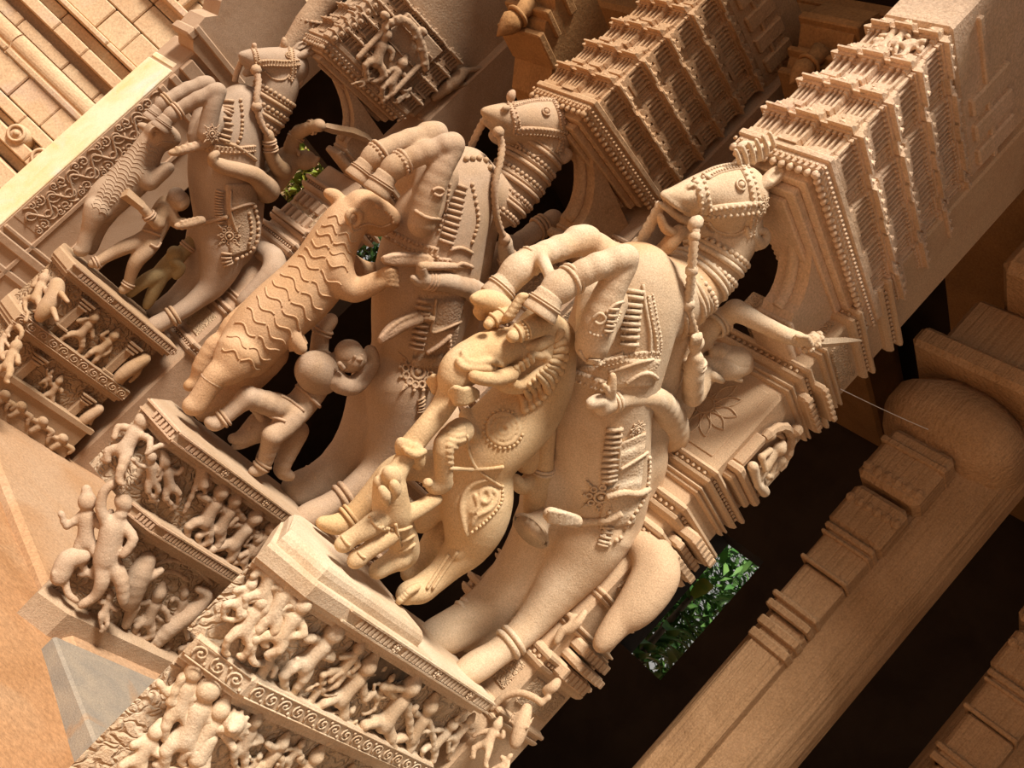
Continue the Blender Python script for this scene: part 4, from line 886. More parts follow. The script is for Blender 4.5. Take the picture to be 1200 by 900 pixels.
K.onskin(g0, zl(ze, [(540, 570), (600, 620), (700, 640), (790, 610), (815, 540)]), 2.4, -.3, cut=True, k=.006)
g = K.build(.0075); hb = H1.part('body', g, M['horse1']); sk = Skin(S1, g)
hoof(H1, S1, 645, 346, 630, 369, .13, 18, 23.5, M['horse1']); hoof(H1, S1, 596, 328, 577, 350, -.13, 16, 18.5, M['horse1'])
ear(H1, S1, [(889, 221, .10, 5), (898, 214, .10, 8), (908, 206, .10, 9.5), (915, 200, .10, 7), (921, 193, .10, 3)], M['horse1'])
ear(H1, S1, [(878, 205, -.06, 5), (888, 199, -.06, 8), (899, 193, -.06, 9), (912, 186, -.06, 4)], M['horse1'])
eye(H1, sk, S1, 868, 217, 6.5, M['orn'], hb); h = sk.hit(809, 219)
bd = zl(ze, [(470, 245), (500, 330), (520, 430), (525, 480)])
horse_orn(H1, S1, sk, M['orn'], [
    ('beadstrap', 'noseband', bd, 8), ('beadstrap', 'cheek_strap', zl(ze, [(545, 470), (650, 462), (760, 455), (880, 440)]), 9),
    ('beadstrap', 'browband', zl(ze, [(770, 130), (815, 200), (850, 290), (870, 380), (880, 430)]), 7), ('beadstrap', 'forehead_strap', zl(ze, [(520, 225), (600, 185), (700, 160), (790, 150)]), 6),
    ('beadstrap', 'throat_strap', zl(ze, [(868, 470), (862, 520), (845, 600), (842, 640)]), 5),
    ('rope', 'cheek_edge', zl(ze, [(545, 540), (600, 600), (700, 630), (780, 610), (810, 570)]), 1.6)], None)
rosette(H1, sk, S1, *ze(915, 425), 13, M['orn'], 'bridle_rosette', 8, None, False); rosette(H1, sk, S1, *ze(492, 540), 9, M['orn'], 'bit_rosette', 6, None, False)
K = Sculpt(S1, .006); K.tube([(884, 250, .11, 4), (880, 262, .11, 6), (881, 276, .11, 7), (889, 285, .11, 8), (897, 280, .11, 6), (896, 271, .115, 4.5), (889, 271, .12, 3.5)]); K.tube([(876, 268, .12, 3), (877, 282, .12, 3.5), (886, 292, .12, 3)]); H1.part('throat_tassel', K.build(.006), M['orn'])
K = Sculpt(S1, .006); K.tube([(862, 194, .0, 6), (876, 186, 0, 8), (894, 178, 0, 9), (914, 168, 0, 10)], k=.008)
for q in range(6): K.tube([(868 + 8 * q, 190 - 4 * q + 9, .03, 2.6), (866 + 8 * q, 187 - 4 * q, .035, 3), (862 + 8 * q, 183 - 4 * q - 7, .03, 2.6)], k=.003)
K.tube([(866, 172, .0, 3), (872, 170, .0, 5), (882, 170, .0, 4)]); H1.part('crest_plume', K.build(.007), M['orn'])
# collars round the neck
ax = [(772, 352, 47), (790, 343, 42), (806, 334, 38), (818, 324, 36.5), (828, 314, 35.5), (836, 303, 34.5), (843, 293, 34.5)]
for i, (x, y, r) in enumerate(ax):
    a = S1.T(x, y, 0); c = S1.T(862, 262, 0) if i > 3 else S1.T(842, 296, 0); axd = unit(c - a); R = r * 1.05 / S1.ppm(a); b = MB()
    if i % 2 == 0: b.beadring(a, axd, R + .006, .014, ex=(0, 1, 0)); b.ring(a - axd * .022, axd, R + .004, .012, ex=(0, 1, 0), n=36)
    else: b.ring(a, axd, R + .006, .014, ex=(0, 1, 0), n=36); b.ring(a + axd * .026, axd, R + .003, .012, ex=(0, 1, 0), n=36)
    H1.part('neck_collar', b.geo, M['orn'])
# reins
b = MB(); P = [S1.T(x, y, t) for x, y, t in ((815, 262, .12), (813, 285, .15), (811, 310, .17), (809, 335, .18), (806, 360, .18), (812, 385, .18), (815, 398, .17))]; P = crom(P, 7)
b.tube(P, [.017 + .006 * (i % 2) for i in range(len(P))], 8); b.ball(P[0], .03, 8, (1, 1, 1.3)); b.ball(P[16], .028, 8); b.ball(P[27], .032, 8); b.ball(P[5], .026, 8); H1.part('rein', b.geo, M['orn'])
b = MB(); P = crom([S1.T(x, y, t) for x, y, t in ((776, 238, -.05), (765, 258, -.06), (754, 278, -.07), (748, 292, -.08))], 5); b.tube(P, [.022 + .005 * (i % 2) for i in range(len(P))], 8); b.ball(P[-3], .04, 8); H1.part('rein', b.geo, M['orn'])
K = Sculpt(S1, .01); K.tube([(796, 272, 0, 9), (784, 286, 0, 9), (772, 297, -.02, 8), (762, 303, 0, 10)]); H1.part('rein_tongue', K.build(.008), M['horse1'])
# saddle cloth, girths, chest harness
def fixn(o):
    import bmesh
    bm = bmesh.new(); bm.from_mesh(o.data); bmesh.ops.recalc_face_normals(bm, faces=bm.faces); bm.to_mesh(o.data); bm.free()
def cloth(th, fr, skin, poly, off, m, name, parent=None, nu=14, nv=22):
    """patch of cloth over the skin: poly = 4 pixel curves corners (left curve, right curve)"""
    Lc = crom(poly[0], 6); Rc = crom(poly[1], 6); V = []; ok = []
    for i in range(nv):
        a = Lc[int(round(i * (len(Lc) - 1) / (nv - 1)))]; c = Rc[int(round(i * (len(Rc) - 1) / (nv - 1)))]
        for j in range(nu):
            q = a + (c - a) * j / (nu - 1); h = skin.hit(*q); V.append(None if h is None else h[0] + h[1] * off)
    idx = {}; vv = []
    for k, p in enumerate(V):
        if p is not None: idx[k] = len(vv); vv.append(p)
    f = []; n = len(vv)
    low = [p + unit(fr.c - p) * -off * 2.5 for p in vv]
    used = {}
    for i in range(nv - 1):
        for j in range(nu - 1):
            q = [i * nu + j, i * nu + j + 1, (i + 1) * nu + j + 1, (i + 1) * nu + j]
            if all(k in idx for k in q):
                ii = [idx[k] for k in q]; P4_ = [vv[k] for k in ii]
                if max(np.linalg.norm(P4_[0] - P4_[2]), np.linalg.norm(P4_[1] - P4_[3])) > .14: continue
                f.append(tuple(ii))
                for e in zip(ii, ii[1:] + ii[:1]): used[e] = 1
    side = [(a, c, c + n, a + n) for (a, c) in used if (c, a) not in used]
    geo = (vv + low, f + [tuple(k + n for k in q[::-1]) for q in f] + side)
    fixn(th.part(name, geo, m, True, parent)); return geo
c1_ = cloth(H1, S1, sk, [[(690, 418), (682, 430), (664, 442), (656, 452)], [(772, 420), (768, 432), (764, 442), (760, 452)]], .012, M['cloth'], 'girth_cloth', nv=8)
c2_ = cloth(H1, S1, sk, [[(720, 520), (716, 550), (706, 590), (702, 620)], [(755, 505), (752, 540), (748, 580), (742, 612)]], .010, M['cloth'], 'flank_cloth', nu=8)
sk = Skin(S1, g, c1_, c2_)
T_ = lambda pts: zl(zb_, pts)
horse_orn(H1, S1, sk, M['orn'], [
    ('comb', 'chest_pendant', zl(za, [(375, 520), (366, 580), (358, 650), (352, 730)]), 11), ('comb', 'chest_pendant', zl(za, [(300, 590), (290, 640), (275, 690)]), 7), ('comb', 'flank_pendant', T_([(722, 290), (714, 350), (705, 410), (700, 460), (702, 500)]), 10),
    ('beadstrap', 'chest_string', zl(za, [(425, 560), (440, 640), (455, 720), (450, 765)]), 5), ('rope', 'chest_string', zl(za, [(400, 520), (410, 600), (425, 690), (425, 760)]), 2), ('line', 'chest_edge', zl(za, [(360, 540), (350, 620), (330, 720)]), 2),
    ('beadstrap', 'girth', T_([(545, 110), (600, 128), (660, 150), (700, 160)]), 8), ('beadstrap', 'girth', zl(za, [(240, 800), (300, 790), (380, 770), (450, 765)]), 5),
    ('line', 'cloth_border', T_([(700, 110), (760, 90), (820, 70), (870, 60)]), 2.5), ('rope', 'cloth_border', T_([(760, 150), (800, 120), (840, 110), (868, 130)]), 2.5),
    ('line', 'flank_edge', T_([(740, 300), (738, 380), (735, 450)]), 1.8), ('rope', 'flank_edge', T_([(740, 450), (790, 420), (835, 390)]), 2), ('beads', 'flank_string', T_([(840, 410), (838, 480), (826, 540), (800, 590), (760, 650)]), 3.2),
    ('beads', 'flank_string', T_([(700, 600), (690, 650), (680, 700), (700, 712), (740, 690)]), 3.2), ('comb', 'flank_fringe', T_([(700, 640), (690, 680), (678, 715)]), 7),
    ('rope', 'tail_strap', T_([(590, 635), (640, 632), (700, 625), (745, 600)]), 4.5), ('rope', 'flank_cord', T_([(690, 545), (750, 530), (800, 535), (835, 520)]), 4),
    ('line', 'shoulder_scroll', zl(za, [(225, 640), (250, 620), (270, 640), (250, 660), (232, 650)]), 2), ('line', 'shoulder_scroll', zl(za, [(270, 620), (300, 590), (330, 580)]), 2), ('beads', 'shoulder_beads', zl(za, [(215, 690), (240, 700), (280, 690), (320, 620)]), 2.2), ('line', 'elbow_edge', zl(za, [(180, 750), (200, 795), (240, 800), (330, 760)]), 2.4)], None)
rosette(H1, sk, S1, *zb_(672, 545), 21, M['orn'], 'flank_rosette'); rosette(H1, sk, S1, *zb_(800, 310), 12, M['orn'], 'flank_rosette', 10, None, False)
K = Sculpt(S1, .006, (0, .2, 0)); K.tube([(645, 603, .0, 9), (660, 607, 0, 8.5), (675, 611, 0, 8)])
for k in range(4): K.tube([(643, 599 + 4 * k, .02, 2.5), (662, 602 + 4 * k, .03, 2.5), (676, 607 + 2 * k, .02, 2.2)])
H1.part('tassel', K.build(.006), M['orn'])
for (x, y, x2, y2, t, r, w, n) in ((602, 750, 582, 766, .15, 17.5, 3.6, 2), (550, 716, 530, 729, -.12, 15.5, 3.2, 2), (672, 326, 655, 337, .14, 18, 2.6, 2), (624, 304, 606, 317, -.14, 16, 2.6, 2), ):
    limb_ring(H1, S1, 'anklet', x, y, x2, y2, t, r, w, M['orn'], n)
# bell hanging at the haunch
b = MB(); c0 = np.array(S1.T(645, 598, .02)); c1 = np.array(S1.T(622, 622, .06)); d = c1 - c0
b.tube([c0 + d * u for u in (0, .15, .3, .6, .85, 1.0, 1.02, .8)], [.015, .03, .045, .055, .075, .10, .085, .05], 16); H1.part('bell', b.geo, M['horse1'])
K = Sculpt(S1, .03, (-.80, 0, 0), (1, 0, 0)); K.k = .06; K.tube([(740, 632, -.06, 11), (756, 646, -.06, 13), (763, 668, -.06, 14), (748, 696, -.06, 13), (730, 722, -.06, 10), (718, 738, -.055, 8), (703, 757, -.05, 6)]); K.tube([(758, 638, -.06, 11), (772, 654, -.064, 13), (776, 676, -.064, 14), (761, 702, -.064, 13), (742, 724, -.064, 10)]); H1.part('tail', K.build(.01), M['shaft1'])
# rider
R1 = Thing(S1, S1.T(790, 470, .0), 'rider_statue', 'stone rider on the nearest horse, head bowed, short sword raised over the pillar', 'rider statue', 'riders on the rearing horses')
K = Sculpt(S1, .018)
K.tube([(786, 480, -.05, 24), (800, 452, -.08, 22), (810, 434, -.08, 21), (816, 420, -.09, 20)], k=.02); K.tube([(815, 425, -.07, 12), (832, 426, -.06, 9)])
K.tube([(822, 426, .0, 10), (834, 427, .04, 9)]); K.ell(833, 431, 878, 425, .06, 18); K.ell(832, 414, 852, 406, .02, 8); K.tube([(846, 412, .05, 5), (856, 408, .04, 3)]); K.tube([(836, 441, .12, 6), (846, 446, .12, 4)])          # head, ear
K.ell(868, 434, 881, 430, .09, 6); K.tube([(862, 444, .11, 3), (868, 446, .11, 3)], k=.004)
K.tube([(812, 408, -.08, 14), (835, 383, 0, 13), (858, 366, .07, 12), (863, 364, .09, 12), (882, 374, .16, 10.5), (900, 383, .22, 9)], k=.014, sub=2)
K.tube([(900, 383, .22, 9), (918, 392, .28, 9), (940, 399, .32, 8)], k=.014)
for k in range(4): K.tube([(934 + 2 * k, 394 + 3 * k, .34, 3), (945 + 2 * k, 395 + 3 * k, .36, 3), (950, 399 + 2 * k, .34, 2.5)], k=.004)
K.tube([(826, 434, .03, 14), (818, 452, .10, 13.5), (812, 464, .14, 12.5), (813, 440, .17, 12), (815, 420, .18, 9.5)], k=.010, sub=2); K.ell(810, 412, 822, 394, .17, 9)
for k in range(4): K.tube([(811 + 3 * k, 403, .20, 2.6), (812 + 3 * k, 396, .205, 2.6), (814 + 2.2 * k, 391, .19, 2.4)], k=.003)
K.tube([(784, 510, -.02, 24), (784, 490, .08, 20), (776, 474, .15, 15.5), (762, 466, .185, 13.5), (735, 467, .19, 11.5), (714, 473, .19, 10.5), (705, 476, .19, 11)], k=.012)
K.tube([(712, 474, .19, 9), (702, 470, .20, 8), (692, 473, .20, 6.5)], k=.01); K.tube([(716, 468, .20, 5), (716, 455, .21, 6), (718, 440, .21, 4)], k=.01); K.tube([(714, 462, .21, 4), (708, 452, .22, 3.5)], k=.006)
g = K.build(.0065); rb = R1.part('body', g, M['fig1']); skr = Skin(S1, g)
for (x, y, x2, y2, t, r, w, n) in ((846, 375, 836, 383, .03, 14.5, 2.6, 3), (814, 430, 815, 420, .165, 12, 2.6, 2), (722, 470, 712, 474, .19, 12, 2.2, 2)): limb_ring(R1, S1, 'bangle', x, y, x2, y2, t, r, w, M['orn'], n)
b = MB(); hd = [S1.T(x, y, .34) for x, y in ((938, 396), (952, 401), (965, 402), (985, 400.5), (1008, 398.5))]
b.ball(hd[1], .05, 8, (.8, .8, 1)); v = []; 
for p, w in ((hd[1], .03), (hd[2], .034), (hd[3], .03), (hd[4], .004)): v += [p + ZU * w, p + np.array([0, .012, 0]), p - ZU * w, p - np.array([0, .012, 0])]
b.add(v, [(i * 4 + k, i * 4 + (k + 1) % 4, i * 4 + 4 + (k + 1) % 4, i * 4 + 4 + k) for i in range(3) for k in range(4)] + [(15, 14, 13, 12)])
for k in range(8): a = k * math.pi / 4; b.ball(hd[1] + np.array([.0, .03 * math.cos(a), 0]) + unit(hd[2] - hd[0]) * .0 + ZU * .05 * math.sin(a), .018, 6)
R1.part('sword', b.geo, M['orn'], False)
K = Sculpt(S1, .004, (0, -.0, 0)); K.ell(836, 428, 878, 420, .055, 18, 1.03); K.ell(830, 440, 884, 437, .10, 12, k=.006, cut=True); R1.part('hair_cap', K.build(.006), M['horse1'])

# trunked lion under the forehooves
B1 = Thing(S1, S1.T(470, 690, 0), 'beast_statue', 'yellowish stone lion with an elephant trunk, rearing on the nearest pedestal', 'mythical beast statue', 'beasts rearing at the horses')
K = Sculpt(S1, .03)
F = lambda pts: [(*zf(p[0], p[1]), p[2], p[3]) for p in pts]
K.tube([(632, 385, .02, 26), (640, 410, .0, 32), (632, 445, -.01, 38), (615, 478, -.01, 41), (590, 505, 0, 42), (570, 525, 0, 40), (562, 548, 0, 36), (560, 575, .01, 38), (558, 596, .02, 38)], k=.03)
K.ell(*zf(215, 480), *zf(720, 350), .05, 24, 1.0, k=.02); K.tube(F([(640, 430, .03, 28), (800, 380, .02, 30), (900, 340, .0, 22)]), k=.03)
K.tube(F([(300, 510, .06, 24), (230, 560, .07, 21), (195, 620, .08, 18)]), k=.02)
K.tube([(533, 445, .08, 18), (528, 460, .08, 14), (515, 482, .09, 12.5), (500, 500, .10, 12), (487, 516, .10, 12), (480, 525, .10, 12), (474, 528, .10, 9)], k=.015)
K.ell(468, 514, 482, 546, .12, 11, k=.006); K.ell(484, 520, 492, 550, .14, 10, k=.006); K.tube([(476, 528, .16, 4.5), (486, 533, .17, 5), (497, 529, .16, 4)], k=.004)      # curled trunk end
K.tube(F([(560, 620, .08, 16), (660, 610, .08, 18), (760, 540, .07, 18), (820, 470, .06, 16)]), k=.02)                                  # jaw
# near hind leg, far hind leg, foreleg
K.tube([(560, 585, .05, 38), (556, 615, .07, 33), (546, 642, .08, 22), (530, 658, .08, 16), (515, 674, .08, 12.5), (502, 684, .08, 12), (492, 692, .08, 12), (480, 694, .09, 10), (474, 698, .09, 7)], k=.03)
K.tube([(538, 636, .1, 8), (543, 642, .12, 7), (536, 650, .12, 6)], k=.01)
K.tube([(530, 555, -.1, 24), (490, 545, -.12, 17), (462, 552, -.12, 15), (440, 575, -.12, 12.5), (420, 598, -.12, 11.5), (408, 610, -.12, 11), (392, 615, -.12, 10), (376, 612, -.12, 6)], k=.02)
K.tube([(556, 560, -.06, 26), (512, 592, -.08, 16), (494, 612, -.1, 13)], k=.02); K.tube([(540, 605, -.05, 18), (515, 622, -.1, 13), (500, 650, -.1, 13), (480, 672, -.08, 11)], k=.02)
K.tube([(540, 505, .1, 16), (521, 520, .14, 12), (520, 545, .15, 10.5), (520, 562, .15, 10)], k=.012); K.ell(500, 572, 530, 564, .14, 12, 1.0, k=.02); K.ell(496, 570, 506, 562, .16, 6)
K.tube([(536, 660, .0, 10), (520, 640, -.03, 9)], k=.02)
g0 = Skin(S1, K.build(.012))
K.onskin(g0, zl(zf, [(600, 610), (660, 590), (730, 530), (775, 490)]), [6, 10, 9, 7], .15, cut=True, k=.004)
K.onskin(g0, zl(zf, [(225, 500), (250, 545), (340, 550), (450, 550), (560, 580), (640, 540), (700, 470), (750, 450), (800, 465)]), [4, 4.5, 4.5, 4, 3.5, 4, 4], .5)
K.onskin(g0, zl(zf, [(255, 440), (270, 495), (340, 515), (430, 495), (500, 510), (560, 545)]), [3, 3.6, 3.4, 2.6], .4)
K.onskin(g0, zl(zf, [(575, 610), (610, 655), (660, 665), (740, 610), (820, 540), (850, 480), (820, 450)]), [4, 5.5, 5.5, 5, 4.5, 4], .5)
K.onskin(g0, zl(zc, [(690, 395), (640, 415), (605, 470), (608, 540), (622, 590)]), [2.4, 3, 3, 2.4], .3)
for q, rad in ((0, 6), (1, 12), (2, 18)): K.onskin(g0, [(590 + rad * math.cos(w), 503 + rad * math.sin(w)) for w in np.linspace(0, 6.28, 13)], 2.6, .3, k=.003)
K.onskin(g0, [(x, y) for x, y in zl(zc, [(625, 160), (615, 190), (625, 220), (650, 240)])], [5, 7, 8, 7], .1)
for q in range(7): K.onskin(g0, zl(zc, [(556, 215 + 20 * q), (585, 224 + 20 * q), (612, 216 + 20 * q)]), 3, .1, k=.003)
K.onskin(g0, zl(zc, [(690, 430), (705, 455), (690, 478), (668, 466), (672, 440), (700, 425), (728, 455), (705, 500), (660, 520), (640, 555)]), 2.4, .3, k=.003); K.onskin(g0, zl(zc, [(650, 450), (662, 490), (640, 515)]), 2.2, .3, k=.003)
g = K.build(.007); bb = B1.part('body', g, M['beast1']); sb = Skin(S1, g)
for nm, P in (('eye_hood', [(615, 315, .13, 50), (700, 280, .12, 72), (800, 235, .09, 88)]), ('eye_hood', [(445, 228, .03, 40), (500, 195, .02, 50), (570, 170, .0, 55)])):
    K = Sculpt(S1, .006); K.tube([(*zf(x, y), t, r / 6) for x, y, t, r in P]); x, y, t, r = P[0]; x2, y2 = P[1][:2]
    gh = K.build(.006); o = B1.part(nm, gh, M['beast1']); sh_ = Skin(S1, gh)
    K = Sculpt(S1, .003); c = zf(x - 12, y + 12); K.tube([(c[0], c[1], t + .035, r / 6 * .92)]); B1.part('eyeball', K.build(.005), M['beast1'], parent=o)
    d = np.array([x2 - x, y2 - y], float); d /= np.linalg.norm(d); e = np.array([-d[1], d[0]])
    for u, kind in ((30, 'line'), (75, 'beads'), (100, 'line')):
        if kind == 'beads' and r < 45: continue
        horse_orn(B1, S1, sh_, M['beast1'], [(kind, 'hood_band', [(zf(*(np.array([x, y]) + d * (u + 18 * math.cos(q * 1.5)) + e * q * r * 1.25))) for q in np.linspace(-.95, .95, 9)], 2.2)], o)
K = Sculpt(S1, .006)
for q in range(5): K.tube([(*zf(545 + 22 * q, 205 - 34 * q), .07, 3.6), (*zf(575 + 22 * q, 178 - 34 * q), .095, 4), (*zf(612 + 22 * q, 176 - 34 * q), .09, 3.6)], k=.003)
B1.part('crown_rope', K.build(.006), M['beast1'])
K = Sculpt(S1, .006); K.tube([(*zf(690, 400), .10, 4), (*zf(760, 395), .11, 7), (*zf(850, 355), .10, 8), (*zf(895, 330), .09, 6)]); K.tube([(*zf(760, 415), .115, 4), (*zf(860, 405), .10, 5)]); K.tube([(*zf(905, 305), .08, 7)]); B1.part('knot', K.build(.006), M['beast1'])
K = Sculpt(S1, .008); K.tube([(*zf(330, 60), -.04, 5), (*zf(400, 70), -.05, 12), (*zf(480, 100), -.06, 15), (*zf(540, 140), -.06, 13)]); K.tube([(*zf(365, 150), -.05, 7), (*zf(380, 180), -.05, 6)]); B1.part('horn_flange', K.build(.007), M['beast1'])
horse_orn(B1, S1, sb, M['beast1'], [
    ('rope', 'waist_cord', zl(zc, [(560, 340), (620, 345), (690, 345), (760, 330)]), 2.6), ('rope', 'waist_cord', zl(zc, [(560, 355), (620, 360), (690, 358), (750, 350)]), 2.2), ('line', 'chest_string', zl(zc, [(620, 240), (630, 300), (660, 360), (740, 420)]), 2),
    ('beads', 'thigh_beads', zl(zc, [(745, 420), (740, 480), (690, 540), (640, 580)]), 2.4), ('line', 'shin_edge', zl(zc, [(590, 650), (540, 720), (500, 780)]), 2.2), ('rope', 'shin_rope', zl(zc, [(560, 660), (520, 720), (480, 780)]), 2),
    ], None)
horse_orn(B1, S1, sb, M['beast1'], [('beads', 'shoulder_beads', [(590 + 23 * math.cos(a), 503 + 22 * math.sin(a)) for a in np.linspace(.3, 5.2, 13)], 2.4)], None)
# mane of curling locks round the jaw and down the neck
lock = [((905, 355), (935, 300)), ((905, 395), (955, 360)), ((900, 430), (965, 415)), ((890, 470), (968, 470)), ((875, 500), (950, 520)), ((855, 530), (935, 570)), ((835, 550), (905, 620)), ((805, 570), (880, 665)), ((780, 600), (850, 705)), ((750, 630), (815, 745)), ((720, 660), (775, 785)), ((690, 700), (735, 815)), ((660, 740), (690, 840))]
for (p, q) in lock:
    K = Sculpt(S1, .004); h0 = sb.hit(*zf(*p)); h1 = sb.hit(*zf(*q)); hm = sb.hit(*zf((p[0] + q[0]) / 2 + 6, (p[1] + q[1]) / 2 - 10))
    if h0 and h1 and hm and max(np.linalg.norm(h0[0] - h1[0]), 0) < .35:
        K.raw([(*(h0[0]), .010), (*(hm[0] + hm[1] * .006), .014), (*(h1[0]), .016)], sub=3); K.raw([(*(h1[0] + h1[1] * .004), .019)]); B1.part('mane_lock', K.build(.006), M['beast1'])
K = Sculpt(S1, .004)
for k in range(5): x, y = zf(600 + 34 * k, 592 - 28 * k); K.tube([(x + 1, y + 3, .135, 3.6), (x - 1, y - 3, .14, 3.8)], k=.002)
B1.part('teeth', K.build(.005), M['beast1'])
K = Sculpt(S1, .004); K.tube([(*zf(590, 590), .13, 10), (*zf(480, 625), .15, 9), (*zf(380, 620), .16, 8), (*zf(330, 605), .16, 7)]); B1.part('tusk', K.build(.006), M['beast1'])
for (x0, y0, t) in ((255, 730, .13), (105, 650, -.02)):
    K = Sculpt(S1, .004)
    K.ell(*zf(x0 - 80, y0 + 25), *zf(x0 + 80, y0 + 5), t - .0, 12)
    for k in range(5): K.tube([(*zf(x0 - 95 + 12 * k, y0 - 5 + 19 * k), t + .01, 3), (*zf(x0 - 55, y0 - 42 + 24 * k), t + .035, 3.3), (*zf(x0, y0 - 26 + 22 * k), t + .042, 3.6), (*zf(x0 + 50, y0 - 38 + 21 * k), t + .03, 3.3), (*zf(x0 + 100, y0 - 14 + 8 * k), t + .005, 3)])
    B1.part('tuft', K.build(.005), M['beast1'])
limb_ring(B1, S1, 'anklet', 412, 604, 400, 613, -.12, 14, 2.4, M['beast1'], 2)
for k in range(4):
    K = Sculpt(S1, .003); K.tube([(488 - k * 4, 688 + k * 3, .12, 5), (478 - k * 3, 694 + k * 3, .13, 4.5), (472 - k * 2, 701 + k * 2, .12, 3)]); B1.part('toe', K.build(.005), M['beast1'])
K = Sculpt(S1, .012); K.tube([(638, 500, -.08, 17), (628, 520, -.08, 18), (618, 540, -.08, 16)]); K.tube([(622, 505, -.05, 10), (612, 522, -.05, 9), (612, 540, -.05, 8)]); B1.part('tail_curl', K.build(.008), M['beast1'])
# small elephant held by the trunk
E1 = Thing(S1, S1.T(425, 655, .1), 'elephant_statue', 'small stone elephant caught by the trunk in front of the trunked lion', 'elephant statue')
G_ = lambda pts: [(*zg(p[0], p[1]), p[2], p[3]) for p in pts]
K = Sculpt(S1, .011)
K.tube(G_([(575, 235, .14, 13), (580, 300, .15, 17), (585, 400, .15, 19), (600, 490, .15, 20), (640, 590, .13, 17), (680, 690, .12, 15.5), (690, 770, .11, 14), (640, 820, .10, 12)]), k=.02)
K.ell(*zg(500, 230), *zg(515, 330), .16, 8); K.ell(*zg(560, 170), *zg(620, 290), .18, 11)
K.tube(G_([(620, 220, .15, 12), (655, 160, .14, 10.5), (690, 100, .13, 10.5), (720, 55, .12, 11)]))
K.tube(G_([(500, 540, .18, 13), (400, 610, .18, 11), (300, 670, .17, 9), (262, 702, .17, 9.5), (240, 712, .17, 7)])); K.tube(G_([(580, 640, .19, 12), (470, 720, .20, 10), (390, 780, .2, 9), (352, 812, .2, 9.5), (330, 830, .2, 7)]))
K.tube(G_([(650, 800, .14, 14), (570, 845, .14, 11), (490, 895, .15, 10)])); K.tube(G_([(670, 500, .17, 11), (740, 480, .17, 9.5), (830, 430, .16, 8.5), (910, 385, .15, 7)]))
K.tube(G_([(500, 430, .21, 2.5), (540, 470, .22, 2.5), (590, 480, .22, 2.5)]), cut=True, k=.004)
g = K.build(.0065); E1.part('body', g, M['beast1']); se = Skin(S1, g)
K = Sculpt(S1, .004); K.tube(G_([(525, 320, .215, 5), (545, 370, .22, 7), (565, 430, .21, 3)]), k=.004); K.tube(G_([(610, 285, .22, 6), (620, 330, .22, 7), (600, 390, .21, 3)]), k=.004); E1.part('ear', K.build(.0055), M['beast1'])
horse_orn(E1, S1, se, M['beast1'], [('beads', 'collar', zl(zg, [(445, 510), (480, 560), (540, 590), (610, 600)]), 2.6), ('rope', 'collar', zl(zg, [(455, 540), (500, 585), (560, 610)]), 2), ('line', 'saddle_strap', zl(zg, [(620, 560), (635, 640), (660, 720)]), 2), ('rope', 'cloth_edge', zl(zg, [(620, 610), (680, 600), (730, 580)]), 2), ('rope', 'cloth_edge', zl(zg, [(640, 690), (700, 670), (750, 640)]), 2), ('rope', 'cloth_edge', zl(zg, [(650, 760), (700, 740), (755, 700)]), 2), ('line', 'leg_ring', zl(zg, [(245, 650), (270, 690), (300, 715)]), 2), ('line', 'leg_ring', zl(zg, [(360, 760), (385, 790), (410, 800)]), 2)], None)
# warrior squeezed between lion and horse
W1 = Thing(S1, S1.T(622, 600, -.1), 'warrior_statue', 'half-hidden stone warrior between the trunked lion and the nearest horse', 'warrior statue')
K = Sculpt(S1, .012); K.tube([(640, 500, -.04, 12), (638, 530, -.03, 11), (636, 560, -.03, 12), (628, 580, -.03, 14), (625, 600, -.03, 11)]); K.tube([(624, 560, -.06, 10), (612, 570, -.05, 9), (604, 562, -.05, 7)]); K.tube([(630, 575, -.08, 13), (622, 596, -.08, 12)]); K.ell(628, 476, 642, 488, -.06, 9)
K.tube([(636, 500, -.09, 14), (630, 540, -.09, 16)]); W1.part('body', K.build(.007), M['beast1']); limb_ring(W1, S1, 'bangle', 637, 548, 634, 565, -.03, 13, 2, M['orn'], 2)
# ---------------------------------------------------------------- middle group
zs = zt(200, 130, 3); zq = zt(200, 350, 3.3333)
H2 = Thing(S2, (-.55, 0, 1.0), 'horse_statue', 'rearing stone horse statue in the middle, its hooves on the head of a scaled beast', 'horse statue', 'rearing horses of the pillars')
K = Sculpt(S2, .035)
K.tube([(545, 205, 0, 32), (530, 235, 0, 47), (512, 275, 0, 56), (500, 325, 0, 59), (492, 370, 0, 54), (484, 412, 0, 46), (470, 448, 0, 42)])
K.tube([(560, 225, -.02, 32), (552, 280, -.04, 28), (540, 340, -.04, 28), (524, 400, -.03, 30)])
K.tube([(545, 215, 0, 36), (580, 236, 0, 31), (605, 215, 0, 29), (622, 190, 0, 29), (636, 165, 0, 30)])
K.tube([(648, 147, 0, 30), (636, 146, 0, 30), (615, 143, 0, 24), (598, 140, 0, 19), (584, 137, 0, 14), (574, 133, 0, 8), (567, 131, 0, 4)], k=.012)
K.tube([(630, 168, 0, 18), (612, 160, 0, 12), (597, 159, 0, 8), (584, 163, 0, 6), (577, 158, 0, 5)], k=.012); K.tube([(568, 142, 0, 4), (580, 150, 0, 5), (590, 154, 0, 6)], k=.006)
K.tube([(562, 137, .05, 2.4), (578, 144, .06, 2.6), (594, 150, .06, 2)], k=.004, cut=True); K.ell(588, 128, 598, 126, .055, 4, k=.006)
K.tube([(468, 448, .08, 40), (465, 485, .11, 32), (455, 520, .13, 23), (441, 547, .14, 17), (420, 567, .15, 14), (404, 580, .15, 13), (387, 591, .15, 13), (368, 602, .15, 15), (356, 607, .15, 13)], k=.016)
K.tube([(446, 450, -.08, 34), (430, 495, -.1, 27), (410, 530, -.1, 18), (390, 548, -.1, 14), (372, 556, -.1, 12), (352, 566, -.1, 13), (342, 572, -.1, 12)], k=.03)
